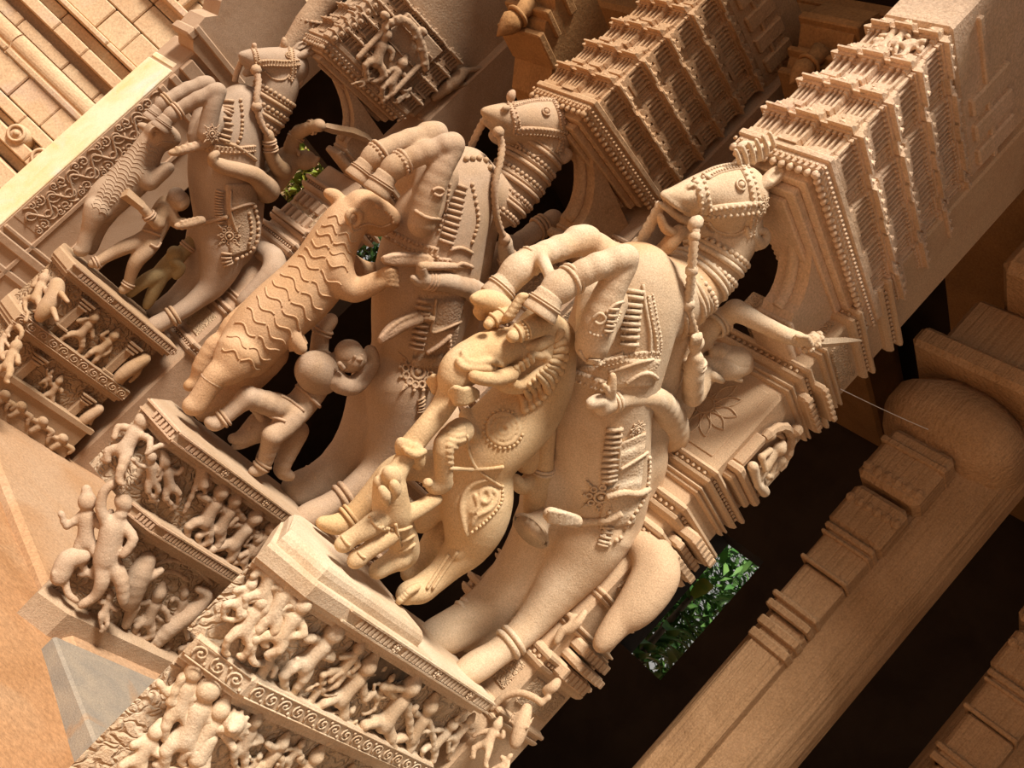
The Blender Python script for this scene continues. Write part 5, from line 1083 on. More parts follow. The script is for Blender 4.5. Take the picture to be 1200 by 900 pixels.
K.tube([(444, 480, -.03, 28), (424, 525, -.06, 24), (396, 556, -.08, 18), (370, 574, -.08, 14)], k=.03); K.tube([(438, 430, -.06, 22), (428, 480, -.09, 18), (408, 520, -.1, 15), (370, 565, -.09, 13), (350, 585, -.06, 10)], k=.04)
K.tube([(512, 208, .12, 26), (494, 262, .245, 16), (500, 238, .25, 16.5), (515, 200, .25, 15), (531, 172, .24, 13.5)], k=.010)
K.tube([(522, 170, .24, 13.5), (531, 169, .24, 13.5), (500, 178, .21, 13), (474, 189, .18, 12.5), (462, 196, .165, 14.5), (456, 202, .16, 12)], k=.008, sub=2)
K.tube([(498, 190, -.1, 26), (482, 210, -.16, 20), (492, 180, -.17, 14), (510, 158, -.18, 12)], k=.02)
K.tube([(500, 156, -.18, 13), (512, 156, -.18, 13), (480, 163, -.17, 12), (450, 175, -.16, 11.5), (438, 183, -.16, 13.5), (432, 189, -.16, 11)], k=.008, sub=2)
g = K.build(.010); hb = H2.part('body', g, M['horse2']); sk = Skin(S2, g)
hoof(H2, S2, 453, 206, 440, 227, .16, 13.5, 17.5, M['horse2']); hoof(H2, S2, 429, 192, 416, 210, -.16, 11.5, 15, M['horse2'])
ear(H2, S2, [(662, 134, .09, 4), (672, 130, .09, 6), (681, 125, .09, 6), (688, 120, .09, 3)], M['horse2']); ear(H2, S2, [(655, 120, -.06, 4), (664, 116, -.06, 6), (672, 112, -.06, 3)], M['horse2'])
eye(H2, sk, S2, 640, 131, 5, M['orn2'], hb)
T6 = lambda p: zl(z6, p)
horse_orn(H2, S2, sk, M['orn2'], [('beadstrap', 'noseband', T6([(513, 252), (522, 275), (530, 300), (528, 325)]), 4.5), ('beadstrap', 'cheek_strap', T6([(530, 318), (570, 318), (610, 322), (645, 328)]), 5.5), ('beadstrap', 'browband', T6([(622, 245), (634, 270), (640, 300), (645, 325)]), 4.5), ('beadstrap', 'forehead_strap', T6([(520, 255), (560, 246), (600, 242), (630, 244)]), 3.5), ('beadstrap', 'throat_strap', T6([(640, 330), (636, 350), (628, 370)]), 4),
    ('rope', 'cheek_edge', T6([(530, 345), (555, 372), (590, 378), (615, 360)]), 1.3)], None)
K = Sculpt(S2, .006); K.tube([(656, 160, .12, 3.4), (653, 171, .12, 4.5), (653, 181, .12, 5.5), (660, 186, .12, 6), (666, 181, .12, 5), (662, 175, .125, 3.5)]); H2.part('throat_tassel', K.build(.006), M['orn2'])
K = Sculpt(S2, .006); K.tube([(598, 117, .0, 4), (599, 112, 0, 5), (601, 108, 0, 3)]); H2.part('crest_knob', K.build(.006), M['orn2'])
for i, (x, y, r) in enumerate([(576, 240, 34), (585, 233, 32.5), (594, 225, 31.5), (602, 216, 31), (609, 207, 30.5), (616, 197, 30.3), (622, 188, 30.3), (628, 178, 30.5)]):
    a = S2.T(x, y, 0); axd = unit(S2.T(634, 166, 0) - S2.T(590, 232, 0)); R = r * 1.05 / S2.ppm(a); b = MB()
    if i % 2 == 0: b.beadring(a, axd, R + .006, .013, ex=(0, 1, 0)); b.ring(a - axd * .02, axd, R + .004, .010, ex=(0, 1, 0), n=30)
    else: b.ring(a, axd, R + .006, .014, ex=(0, 1, 0), n=30); b.ring(a + axd * .024, axd, R + .002, .009, ex=(0, 1, 0), n=30)
    H2.part('neck_collar', b.geo, M['orn2'])
P = crom([S2.T(x, y, t) for x, y, t in ((584, 155, .1), (588, 170, .12), (586, 190, .16), (580, 215, .19), (580, 240, .2), (584, 262, .2), (592, 282, .19))], 7); b = MB(); b.tube(P, [.016 + .006 * (i % 2) for i in range(len(P))], 8); b.ball(P[0], .032, 8); b.ball(P[-2], .035, 8); H2.part('rein', b.geo, M['orn2'])
P = crom([S2.T(x, y, t) for x, y, t in ((568, 140, -.04), (560, 155, -.06), (552, 172, -.08), (546, 186, -.08))], 5); b = MB(); b.tube(P, [.018 + .005 * (i % 2) for i in range(len(P))], 8); b.ball(P[-4], .03, 7); H2.part('rein', b.geo, M['orn2'])
c1_ = ([], [])
c2_ = cloth(H2, S2, sk, [[(494, 335), (490, 370), (486, 400), (482, 430)], [(548, 335), (538, 370), (534, 395), (520, 430)]], .012, M['cloth2'], 'flank_cloth', nu=9)
sk = Skin(S2, g, c1_, c2_)
horse_orn(H2, S2, sk, M['orn2'], [('beadstrap', 'chest_belt', zl(zd, [(335, 335), (380, 360), (440, 390), (520, 410)]), 7), ('comb', 'chest_pendant', zl(zd, [(600, 160), (585, 230), (570, 300), (545, 380)]), 9), ('beads', 'chest_string', zl(zd, [(640, 170), (655, 240), (660, 300), (640, 370)]), 2.8), ('beads', 'chest_string', zl(zd, [(560, 170), (545, 260), (520, 340)]), 2.4),
    ('beadstrap', 'girth', zl(zd, [(340, 435), (430, 440), (500, 440), (560, 445)]), 6), ('line', 'cloth_border', zl(zd, [(560, 400), (600, 390), (640, 410)]), 2.4), ('rope', 'cloth_border', zl(zd, [(570, 470), (600, 445), (640, 460)]), 2.4), ('rope', 'elbow_edge', zl(zd, [(440, 260), (480, 285), (530, 290)]), 2.2), ('line', 'elbow_scroll', zl(zd, [(500, 190), (520, 180), (540, 190), (525, 210), (505, 200)]), 2),
    ('comb', 'flank_pendant', zl(zd, [(472, 560), (465, 620), (455, 690), (440, 750)]), 9), ('line', 'flank_edge', zl(zd, [(515, 570), (505, 640), (500, 690), (600, 650)]), 2), ('rope', 'flank_cord', zl(zd, [(440, 640), (480, 635), (505, 640)]), 4), ('rope', 'flank_cord', zl(zd, [(480, 760), (520, 735), (560, 700)]), 3), ('beads', 'flank_string', zl(zd, [(560, 700), (555, 780), (520, 850), (480, 890)]), 3), ('comb', 'flank_fringe', zl(zq, [(975, 380), (980, 410), (975, 440)]), 5.5), ('beads', 'neck_beads', zl(zd, [(620, 80), (680, 80), (700, 110), (720, 160)]), 4)], None)
rosette(H2, sk, S2, *zq(965, 285), 24, M['orn2'], 'flank_rosette', 12)
for (pts) in (((488, 373, 9), (470, 380, 9), (456, 390, 8), (446, 398, 4)), ((500, 306, 8), (480, 304, 8.5), (462, 304, 8), (450, 304, 4))):
    K = Sculpt(S2, .006, (0, .25, 0)); K.tube([(x, y, -.01, r) for x, y, r in pts])
    for k in (-1, 0, 1): K.tube([(x, y + k * r * .55, .012, 2.6) for x, y, r in pts])
    H2.part('tassel', K.build(.006), M['orn2'])
for (x, y, x2, y2, t, r, w, n) in ((406, 579, 391, 589, .15, 14.8, 3.2, 2), (372, 557, 352, 567, -.1, 13.5, 3, 2), (474, 189, 462, 196, .17, 14.5, 2.4, 1), (446, 177, 438, 183, -.16, 13.5, 2.4, 1)): limb_ring(H2, S2, 'anklet', x, y, x2, y2, t, r, w, M['orn2'], max(n, 2), bead=(n == 1))
K = Sculpt(S2, .03, (-.78, 0, 0), (1, 0, 0)); K.tube([(515, 470, -.03, 16), (522, 490, -.04, 20), (510, 510, -.04, 18), (490, 530, -.02, 12)]); H2.part('tail', K.build(.011), M['horse2'])
R2 = Thing(S2, S2.T(560, 350, 0), 'rider_statue', 'stone rider on the middle horse, holding the rein and a dagger', 'rider statue', 'riders on the rearing horses')
K = Sculpt(S2, .016)
K.tube([(566, 350, -.06, 22), (580, 325, -.08, 22), (592, 305, -.09, 20), (600, 290, -.1, 14)], k=.03); K.tube([(596, 300, .02, 12), (598, 318, .1, 10), (594, 300, .15, 9), (592, 288, .17, 8)]); K.ell(586, 292, 598, 278, .17, 8)
K.tube([(600, 292, -.13, 12), (625, 272, -.14, 11), (646, 258, -.14, 10.5), (650, 258, -.14, 10), (664, 268, -.14, 9), (682, 278, -.14, 8)], sub=2)
K.tube([(572, 352, .05, 18), (562, 348, .17, 15), (548, 338, .245, 13), (522, 330, .27, 11), (504, 328, .27, 10), (494, 326, .27, 9.5)], k=.02); K.tube([(495, 322, .28, 8), (494, 314, .29, 7)], k=.008); K.tube([(490, 330, .28, 6), (484, 326, .29, 4)], k=.008)
K.ell(612, 322, 640, 312, -.12, 14)
g = K.build(.007); R2.part('body', g, M['fig2'])
for (x, y, x2, y2, t, r) in ((630, 268, 640, 262, -.14, 12.5), (597, 308, 594, 300, .14, 10.5), (508, 329, 498, 327, .27, 11)): limb_ring(R2, S2, 'bangle', x, y, x2, y2, t, r, 2.2, M['orn2'], 3)
K = Sculpt(S2, .006); K.tube([(494, 312, .295, 5.5), (515, 312, .285, 5), (532, 312, .275, 4), (552, 313, .265, 2)]); R2.part('dagger', K.build(.006), M['orn2'])
# scaled lion-like beast
B2 = Thing(S2, S2.T(235, 470, 0), 'beast_statue', 'stone beast with wavy scales reaching for the middle horse, rearing on the middle pedestal', 'mythical beast statue', 'beasts rearing at the horses')
K = Sculpt(S2, .022)
K.tube([(418, 250, .0, 20), (404, 262, .0, 24), (388, 290, .0, 28), (376, 318, 0, 34), (352, 345, 0, 36), (328, 366, 0, 36), (306, 388, 0, 35), (288, 412, 0, 32)])
K.tube([(424, 243, .02, 21), (438, 249, .02, 19), (450, 254, .02, 15), (456, 257, .02, 13)], k=.015); K.tube([(430, 262, .03, 10), (444, 268, .03, 9), (452, 266, .03, 7)], k=.01)
K.tube([(400, 238, -.06, 8), (392, 230, -.07, 8), (384, 226, -.08, 5)], k=.01)
K.tube([(280, 415, .06, 28), (268, 432, .08, 18), (254, 440, .09, 13), (246, 450, .09, 11.5), (238, 462, .09, 11), (230, 474, .09, 11), (224, 476, .09, 9)], k=.02)
K.tube([(312, 412, -.08, 26), (290, 445, -.1, 17), (268, 462, -.1, 13), (254, 472, -.1, 11), (244, 482, -.1, 10), (238, 484, -.1, 9)], k=.02)
K.tube([(392, 312, .08, 22), (400, 330, .12, 17), (416, 340, .16, 13.5), (434, 334, .2, 11.5), (448, 327, .225, 10)], k=.02, sub=2)
for k in range(4): K.tube([(446, 321 + 3.4 * k, .235, 5), (456, 316 + 5.5 * k, .255, 4.2), (465, 317 + 6 * k, .245, 3.2)], k=.004)
K.tube([(396, 305, -.08, 18), (415, 314, -.12, 13), (430, 318, -.13, 10), (445, 318, -.13, 9)], k=.02)
K.tube([(342, 388, .12, 9), (346, 398, .14, 8.5), (352, 408, .15, 8)], k=.008); 
g = K.build(.008); B2.part('body', g, M['beast2']); sb = Skin(S2, g); M['beast2w'] = M['beast2']
K = Sculpt(S2, .008); K.tube([(262, 428, -.1, 10), (246, 424, -.12, 11), (236, 430, -.12, 10), (250, 405, -.12, 10), (262, 395, -.12, 9), (270, 380, -.12, 9), (288, 362, -.12, 8), (298, 352, -.12, 6)]); K.tube([(236, 432, -.12, 10), (230, 446, -.12, 8), (222, 452, -.12, 7)]); B2.part('tail', K.build(.008), M['beast2'])
h = sb.hit(415, 255)
K = Sculpt(S2, .004); K.tube([(410, 262, .10, 3), (407, 254, .11, 3.5), (412, 247, .11, 3.5), (421, 250, .11, 3.5), (421, 260, .11, 3), (414, 265, .1, 3)]); B2.part('ear', K.build(.006), M['beast2'])
L_ = []
for i, (cx, cy, dx, dy, r) in enumerate([(404, 262, -.5, .86, 22), (398, 272, -.5, .86, 24), (392, 282, -.5, .86, 26), (387, 293, -.4, .9, 27), (382, 305, -.45, .9, 31), (374, 318, -.6, .8, 33), (364, 330, -.65, .75, 34), (354, 341, -.7, .7, 35), (343, 351, -.72, .68, 35), (332, 361, -.72, .68, 35), (321, 372, -.72, .68, 35), (311, 383, -.7, .7, 34), (301, 395, -.6, .8, 33), (292, 407, -.55, .83, 31), (283, 419, -.5, .86, 27)]):
    nx, ny = -dy, dx; off = (i % 2) * 6
    for sgm in (0, 1):
        P = []
        for u in np.linspace(-.92, -.02, 7) if sgm == 0 else np.linspace(.06, .92, 7): P.append((cx + nx * u * r + dx * 3.5 * math.sin(u * 8 + i), cy + ny * u * r + dy * 3.5 * math.sin(u * 8 + i)))
        L_.append(('line', 'scale_line', P, 1.15))
horse_orn(B2, S2, sb, M['beast2'], L_ + [('line', 'mouth_line', [(420, 266), (432, 262), (446, 266), (458, 262)], 1.6), ('beads', 'whisker', [(452, 248), (459, 254), (460, 262)], 2.2)], None)
K = Sculpt(S2, .004); K.ell(436, 240, 446, 244, .09, 4); B2.part('eye', K.build(.005), M['beast2'])
limb_ring(B2, S2, 'bangle', 249, 446, 243, 455, .09, 13, 2, M['orn2'], 1)
# warrior with shield and raised arm
W2 = Thing(S2, S2.T(275, 540, .05), 'warrior_statue', 'lunging stone warrior with a round shield on the middle pedestal, below the scaled beast', 'warrior statue')
K = Sculpt(S2, .016)
K.tube([(378, 428, .02, 18), (368, 452, .05, 17), (356, 470, .06, 16), (344, 482, .06, 17), (336, 482, .06, 17)], k=.02)
K.ell(392, 419, 428, 420, .10, 17.5, 1.0); K.tube([(384, 425, .06, 10), (396, 422, .08, 9)]); K.tube([(424, 425, .16, 3), (428, 424, .16, 2)])
K.tube([(330, 478, .08, 16), (312, 472, .1, 14), (292, 466, .11, 12.5), (290, 466, .11, 12), (276, 478, .11, 9.5), (262, 490, .11, 8.5), (252, 497, .11, 8), (245, 494, .11, 6)], k=.012, sub=2)
K.tube([(342, 486, .1, 17), (332, 500, .13, 14), (320, 510, .15, 12), (319, 512, .15, 11.5), (314, 530, .14, 9.5), (309, 545, .13, 8), (302, 551, .13, 7), (296, 552, .13, 5)], k=.012, sub=2)
K.tube([(372, 428, -.04, 11), (374, 408, -.05, 10), (376, 392, -.05, 9.5), (380, 384, -.05, 9), (388, 375, -.05, 8)], k=.012)
K.tube([(384, 438, .10, 13), (400, 450, .14, 11.5), (414, 452, .15, 11), (426, 442, .13, 10), (436, 426, .10, 9), (434, 412, .09, 8)], k=.012, sub=2)
K.tube([(350, 505, .0, 12), (340, 525, .0, 11), (330, 550, .0, 9), (340, 558, .0, 6)], k=.012)
g = K.build(.007); W2.part('body', g, M['horse2']); sw = Skin(S2, g)
K = Sculpt(S2, .012); K.ell(352, 418, 392, 456, .115, 25, .45); K.ell(358, 424, 386, 450, .135, 18, .5); W2.part('shield', K.build(.007), M['horse2'])
K = Sculpt(S2, .004); K.ell(393, 416, 424, 412, .105, 16.5, 1.0); K.ell(398, 425, 436, 428, .14, 10, k=.006, cut=True); W2.part('hair_cap', K.build(.006), M['fig2'])
K = Sculpt(S2, .004); K.ell(400, 421, 426, 420, .125, 14.5, 1.05); K.ell(414, 419, 418, 417, .185, 2.4); K.ell(419, 426, 423, 424, .18, 2.4); K.tube([(419, 421, .185, 2), (423, 421, .19, 2.6)]); K.tube([(424, 416, .175, 1.6), (426, 423, .175, 1.6)]); K.tube([(398, 426, .17, 3), (402, 431, .17, 3)]); W2.part('face', K.build(.0045), M['horse2'])
b = MB(); 
a = S2.T(350, 407, .13); c = S2.T(344, 392, .12); b.tube([a, c], [.05, .045], 4); W2.part('sword_hilt', b.geo, M['beast2'], False)
for (x, y, x2, y2, t, r) in ((377, 390, 380, 384, -.05, 11, ), (264, 489, 255, 495, .11, 10), (309, 543, 305, 548, .13, 9.5)): limb_ring(W2, S2, 'bangle', x, y, x2, y2, t, r, 2, M['orn2'], 2)
horse_orn(W2, S2, sw, M['orn2'], [('rope', 'belt', zl(zq, [(480, 330), (520, 360), (560, 400), (580, 420)]), 2), ('line', 'dhoti_edge', zl(zq, [(430, 380), (470, 400), (520, 440)]), 2), ('line', 'dhoti_edge', zl(zq, [(350, 470), (400, 460), (450, 480)]), 2)], None)
# wild boar attacked below
A2 = Thing(S2, S2.T(290, 535, -.05), 'boar_statue', 'small stone boar between the legs of the warrior with the round shield', 'boar statue')
K = Sculpt(S2, .014); K.tube([(330, 490, -.02, 16), (312, 496, -.01, 18), (300, 504, 0, 15), (288, 511, .01, 10), (278, 514, .02, 6), (272, 514, .02, 5)]); K.tube([(296, 514, .0, 7), (284, 521, .01, 5), (275, 523, .01, 4)], k=.006); K.tube([(306, 490, .06, 5), (300, 482, .06, 4), (294, 480, .06, 2)], k=.006); K.tube([(320, 505, .03, 9), (312, 525, .02, 7), (306, 538, .02, 6)])
K.tube([(340, 500, -.04, 14), (335, 530, -.04, 9), (330, 552, -.04, 7)]); A2.part('body', K.build(.007), M['horse2']); K = Sculpt(S2, .003); K.ell(290, 503, 295, 501, .07, 2.4); A2.part('eye', K.build(.005), M['orn2'])
# ---------------------------------------------------------------- farthest group
zr = zt(80, 40, 2.572)
R_ = lambda pts: [(*zr(p[0], p[1]), p[2], p[3]) for p in pts]
H3 = Thing(S3, (-.6, 0, 1.05), 'horse_statue', 'rearing stone horse statue farthest away, at the upper left over a striped beast', 'horse statue', 'rearing horses of the pillars')
K = Sculpt(S3, .035)
K.tube([(284, 120, 0, 20), (276, 140, 0, 30), (266, 168, 0, 38), (262, 205, 0, 38), (264, 240, 0, 35), (268, 268, 0, 35), (264, 285, 0, 32)])
K.tube([(292, 150, -.02, 22), (292, 200, -.04, 16), (286, 250, -.03, 22)])
K.tube([(285, 128, 0, 24), (305, 140, 0, 21), (316, 125, 0, 22), (323, 108, 0, 22), (330, 92, 0, 20)])
K.tube([(343, 78, 0, 19), (335, 77, 0, 20), (318, 74, 0, 17), (304, 71, 0, 13), (294, 68, 0, 9.5), (287, 66, 0, 5.5), (283, 65, 0, 3.5)], k=.012)
K.tube([(318, 92, 0, 10), (305, 84, 0, 6), (294, 84, 0, 4.5), (288, 86, 0, 4)], k=.01); K.tube([(283, 71, 0, 3), (292, 78, 0, 4), (300, 80, 0, 4)], k=.006); K.tube([(281, 69, .05, 1.6), (290, 75, .06, 1.8), (300, 78, .06, 1.4)], k=.004, cut=True)
K.tube([(263, 288, .08, 28), (258, 312, .10, 22), (248, 335, .12, 15), (232, 350, .13, 11), (216, 362, .14, 9.5), (205, 369, .14, 9), (192, 376, .14, 9.5), (181, 382, .14, 10)], k=.014)
K.tube([(246, 285, -.08, 24), (236, 315, -.1, 17), (222, 338, -.1, 12), (208, 352, -.1, 9), (192, 360, -.1, 8), (180, 366, -.1, 8)], k=.03)
K.tube([(248, 300, -.03, 20), (234, 328, -.06, 17), (214, 348, -.08, 12), (196, 362, -.08, 8)], k=.03); K.tube([(234, 270, -.06, 14), (232, 305, -.1, 12), (220, 335, -.1, 10), (190, 362, -.08, 8)], k=.04)
K.tube([(252, 137, .1, 16), (242, 158, .215, 10.5), (245, 142, .22, 10), (250, 122, .22, 9.5), (256, 108, .21, 8.8)], k=.010)
K.tube([(250, 107, .21, 8.8), (256, 106, .21, 8.8), (232, 116, .19, 8.6), (210, 129, .16, 8), (202, 134, .16, 9), (198, 137, .16, 7.5)], k=.008, sub=2)
K.tube([(236, 160, -.1, 16), (238, 128, -.16, 9), (244, 102, -.17, 8)], k=.02)
K.tube([(236, 98, -.17, 8.5), (244, 98, -.17, 8.5), (220, 104, -.17, 8), (198, 117, -.16, 7.6), (191, 122, -.16, 8.6), (187, 126, -.16, 7)], k=.008, sub=2)
g = K.build(.012); hb = H3.part('body', g, M['horse3']); sk = Skin(S3, g)
hoof(H3, S3, 196, 139, 187, 152, .16, 8.6, 11.5, M['horse3']); hoof(H3, S3, 185, 128, 176, 141, -.16, 7.8, 10.5, M['horse3'])
ear(H3, S3, [(349, 67, .08, 3), (356, 64, .08, 4.5), (364, 60, .08, 4.5), (371, 56, .08, 2.5)], M['horse3']); ear(H3, S3, [(345, 58, -.06, 3), (352, 54, -.06, 4.5), (360, 50, -.06, 2.5)], M['horse3'])
eye(H3, sk, S3, 338, 65, 3.4, M['orn2'], hb); X_ = lambda p: zl(zz, p)
horse_orn(H3, S3, sk, M['orn2'], [('beadstrap', 'noseband', X_([(388, 228), (402, 260), (410, 300)]), 3.4), ('beadstrap', 'cheek_strap', X_([(415, 298), (470, 296), (540, 300), (600, 295)]), 4.2), ('beadstrap', 'browband', X_([(540, 190), (560, 220), (568, 260), (570, 300)]), 3.6), ('beadstrap', 'forehead_strap', X_([(400, 215), (450, 195), (500, 190), (540, 195)]), 3), ('beadstrap', 'throat_strap', X_([(575, 310), (575, 345), (560, 375)]), 3.6), ('rope', 'cheek_edge', X_([(440, 330), (480, 370), (530, 375), (555, 350)]), 1.1)], None)
K = Sculpt(S3, .005); K.tube([(346, 88, .05, 3.4), (343, 94, .06, 4), (348, 98, .06, 4.6), (353, 94, .06, 3.6)]); H3.part('throat_tassel', K.build(.006), M['orn2']); K = Sculpt(S3, .005); K.tube([(333, 56, 0, 3), (333, 51, 0, 4), (333, 46, 0, 2.6)]); K.tube([(298, 58, 0, 3), (298, 53, 0, 3)]); H3.part('crest_knob', K.build(.006), M['orn2'])
for i, (x, y, r) in enumerate([(303, 141, 23), (309, 134, 23), (314, 126, 23), (318, 118, 23), (322, 110, 23)]):
    a = S3.T(x, y, 0); axd = unit(S3.T(329, 96, 0) - S3.T(306, 138, 0)); R = r * 1.05 / S3.ppm(a); b = MB()
    if i % 2 == 0: b.beadring(a, axd, R + .006, .016, ex=(0, 1, 0)); b.ring(a - axd * .025, axd, R + .002, .011, ex=(0, 1, 0), n=26)
    else: b.ring(a, axd, R + .004, .016, ex=(0, 1, 0), n=26)
    H3.part('neck_collar', b.geo, M['orn2'])
P = crom([S3.T(x, y, t) for x, y, t in ((300, 82, .08), (303, 96, .12), (301, 112, .16), (301, 128, .18), (306, 145, .18), (314, 158, .17))], 6); b = MB(); b.tube(P, [.019 + .007 * (i % 2) for i in range(len(P))], 7); b.ball(P[0], .04, 7); b.ball(P[17], .04, 7); H3.part('rein', b.geo, M['orn2'])
P = crom([S3.T(x, y, t) for x, y, t in ((283, 72, -.04), (278, 84, -.06), (275, 96, -.06))], 5); b = MB(); b.tube(P, .02, 7); H3.part('rein', b.geo, M['orn2'])
c1_ = ([], [])
c2_ = cloth(H3, S3, sk, [[(264, 215), (266, 250), (268, 280), (270, 300)], [(298, 215), (300, 250), (302, 270), (296, 290)]], .014, M['cloth2'], 'flank_cloth', nu=8, nv=14)
Y_ = lambda p: zl(zr, p)
sk = Skin(S3, g, c1_, c2_)
horse_orn(H3, S3, sk, M['orn2'], [('comb', 'chest_pendant', Y_([(485, 190), (480, 230), (478, 280), (470, 320)]), 7), ('beads', 'chest_string', Y_([(520, 200), (525, 250), (520, 310), (500, 340)]), 2.4), ('beadstrap', 'girth', Y_([(385, 335), (440, 345), (500, 350), (560, 345)]), 4.5), ('rope', 'cloth_border', Y_([(470, 325), (520, 345), (565, 380)]), 2), ('comb', 'flank_pendant', Y_([(460, 460), (455, 500), (455, 540), (465, 580)]), 5), ('line', 'flank_edge', Y_([(490, 470), (490, 540), (510, 600)]), 1.6), ('line', 'cloth_edge', Y_([(490, 530), (530, 515), (560, 510)]), 1.8), ('beads', 'flank_string', Y_([(560, 520), (570, 570), (565, 630), (540, 660), (500, 680)]), 3), ('beads', 'flank_string', Y_([(545, 540), (552, 590), (545, 630)]), 2.4), ('comb', 'flank_fringe', Y_([(478, 650), (476, 680), (485, 700)]), 6), ('rope', 'tail_strap', Y_([(405, 570), (440, 560), (480, 550)]), 2.4)], None)
rosette(H3, sk, S3, *zr(485, 608), 13, M['orn2'], 'flank_rosette'); rosette(H3, sk, S3, *zr(432, 300), 11, M['orn2'], 'chest_rosette')
for (x, y, x2, y2, t, r, w) in ((205, 369, 192, 376, .14, 10.4, 2.2), (210, 129, 202, 134, .16, 9.6, 1.5), (198, 117, 191, 122, -.16, 9.2, 1.5)): limb_ring(H3, S3, 'anklet', x, y, x2, y2, t, r, w, M['orn2'], 2)
K = Sculpt(S3, .03, (-.78, 0, 0), (1, 0, 0)); K.tube([(305, 292, -.04, 10), (320, 302, -.045, 12), (320, 318, -.045, 12), (302, 338, -.04, 10), (284, 354, -.03, 7)]); H3.part('tail', K.build(.012), M['horse3'])
for pts in (((242, 168, 5), (224, 173, 5.5), (206, 178, 4.5), (200, 179, 3)), ((236, 258, 5), (222, 262, 5.5), (208, 265, 4))):
    K = Sculpt(S3, .006, (0, .22, 0)); K.tube([(x, y, 0, r) for x, y, r in pts])
    for i in range(1, 6):
        u = i / 6; a = pts[0]; c = pts[-1]; K.tube([(a[0] + (c[0] - a[0]) * u, a[1] + (c[1] - a[1]) * u - 4, .01, 2.2), (a[0] + (c[0] - a[0]) * u + 1, a[1] + (c[1] - a[1]) * u + 4, .01, 2.2)])
    H3.part('tassel', K.build(.007), M['orn2'])
R3 = Thing(S3, S3.T(320, 205, -.05), 'rider_statue', 'stone rider on the farthest horse, swinging a long curved sword', 'rider statue', 'riders on the rearing horses')
K = Sculpt(S3, .016)
K.tube([(312, 215, -.05, 18), (326, 200, -.07, 16), (338, 186, -.08, 14)], k=.03); K.tube([(338, 190, -.06, 8), (350, 188, -.04, 7)]); K.ell(344, 189, 370, 186, -.03, 11.5); K.tube([(350, 181, .03, 2.5), (350, 178, .03, 2.5)]); K.tube([(368, 192, .02, 4), (372, 186, .02, 3)])
K.tube([(340, 178, -.06, 9), (344, 164, .0, 8), (350, 155, .06, 7.5), (352, 154, .08, 7.5), (362, 150, .17, 7), (372, 147, .24, 6.5)], k=.012, sub=2); K.ell(368, 149, 381, 145, .25, 7.5)
K.tube([(332, 200, .04, 10), (326, 196, .08, 9), (318, 182, .12, 7.5), (316, 170, .14, 6.5), (315, 160, .16, 6)], k=.012); K.ell(312, 162, 317, 152, .16, 5.5)
K.tube([(312, 222, .05, 16), (306, 215, .16, 12), (298, 206, .22, 10), (280, 200, .25, 9), (264, 196, .25, 8), (256, 193, .25, 7.5)], k=.016); K.tube([(255, 192, .255, 6.5), (250, 190, .26, 6), (249, 184, .27, 5), (254, 180, .27, 4)], k=.008)
R3.part('body', K.build(.008), M['fig3']); 
for (x, y, x2, y2, t, r) in ((346, 162, 349, 157, .02, 9), (317, 176, 316, 170, .13, 8.4), (316, 168, 315, 162, .15, 7.4), (364, 149.5, 370, 148, .19, 8)): limb_ring(R3, S3, 'bangle', x, y, x2, y2, t, r, 1.4, M['orn2'], 2)
pts = [S3.T(x, y, .26) for x, y in ((379, 148), (395, 152), (412, 155), (428, 161), (440, 170))]; v = []
for p, w in zip(pts, (.035, .045, .045, .036, .004)): v += [p + ZU * w, p + np.array([0, .015, 0]), p - ZU * w, p - np.array([0, .015, 0])]
b = MB(); b.add(v, [(i * 4 + k, i * 4 + (k + 1) % 4, i * 4 + 4 + (k + 1) % 4, i * 4 + 4 + k) for i in range(4) for k in range(4)] + [(0, 1, 2, 3), (19, 18, 17, 16)]); R3.part('sword', b.geo, M['fig3'], False)
B3 = Thing(S3, S3.T(100, 290, 0), 'beast_statue', 'stone beast with fine wavy fur reaching for the farthest horse, at the left edge', 'mythical beast statue', 'beasts rearing at the horses')
K = Sculpt(S3, .02)
K.tube([(186, 160, 0, 15), (176, 172, 0, 15), (166, 190, 0, 18), (156, 206, 0, 21), (142, 220, 0, 20), (128, 232, 0, 20), (118, 244, 0, 18)]); K.tube([(186, 157, .02, 16), (196, 160, .02, 13), (202, 162, .02, 9)], k=.012); K.tube([(188, 168, .02, 8), (196, 170, .02, 6), (201, 168, .02, 4)], k=.008)
K.tube([(174, 152, -.04, 5), (168, 148, -.05, 4), (164, 147, -.05, 3)], k=.008)
K.tube([(114, 246, .06, 15), (108, 260, .07, 10), (104, 272, .07, 7.5), (100, 282, .07, 7), (97, 292, .07, 7), (93, 294, .07, 6)], k=.016); K.tube([(126, 246, -.06, 13), (118, 262, -.08, 9), (112, 278, -.08, 7), (106, 292, -.08, 7)], k=.016)
K.tube([(168, 205, .08, 12), (174, 213, .1, 10), (184, 207, .12, 8), (192, 201, .13, 7), (198, 196, .13, 6)], k=.014); K.tube([(170, 195, -.06, 10), (186, 200, -.08, 8), (195, 196, -.08, 6)], k=.014)
g = K.build(.009); B3.part('body', g, M['beast3']); sb = Skin(S3, g)
K = Sculpt(S3, .006); K.tube([(112, 248, -.06, 5), (106, 236, -.06, 5), (112, 222, -.06, 5), (122, 212, -.06, 5), (126, 210, -.06, 4)]); K.tube([(100, 262, -.06, 4), (98, 275, -.06, 4), (94, 288, -.06, 4)]); B3.part('tail', K.build(.009), M['beast3'])
K = Sculpt(S3, .004); K.tube([(179, 160, .08, 2.6), (177, 155, .09, 3), (181, 151, .09, 3), (186, 154, .09, 2.6)]); B3.part('ear', K.build(.006), M['beast3'])
L_ = []
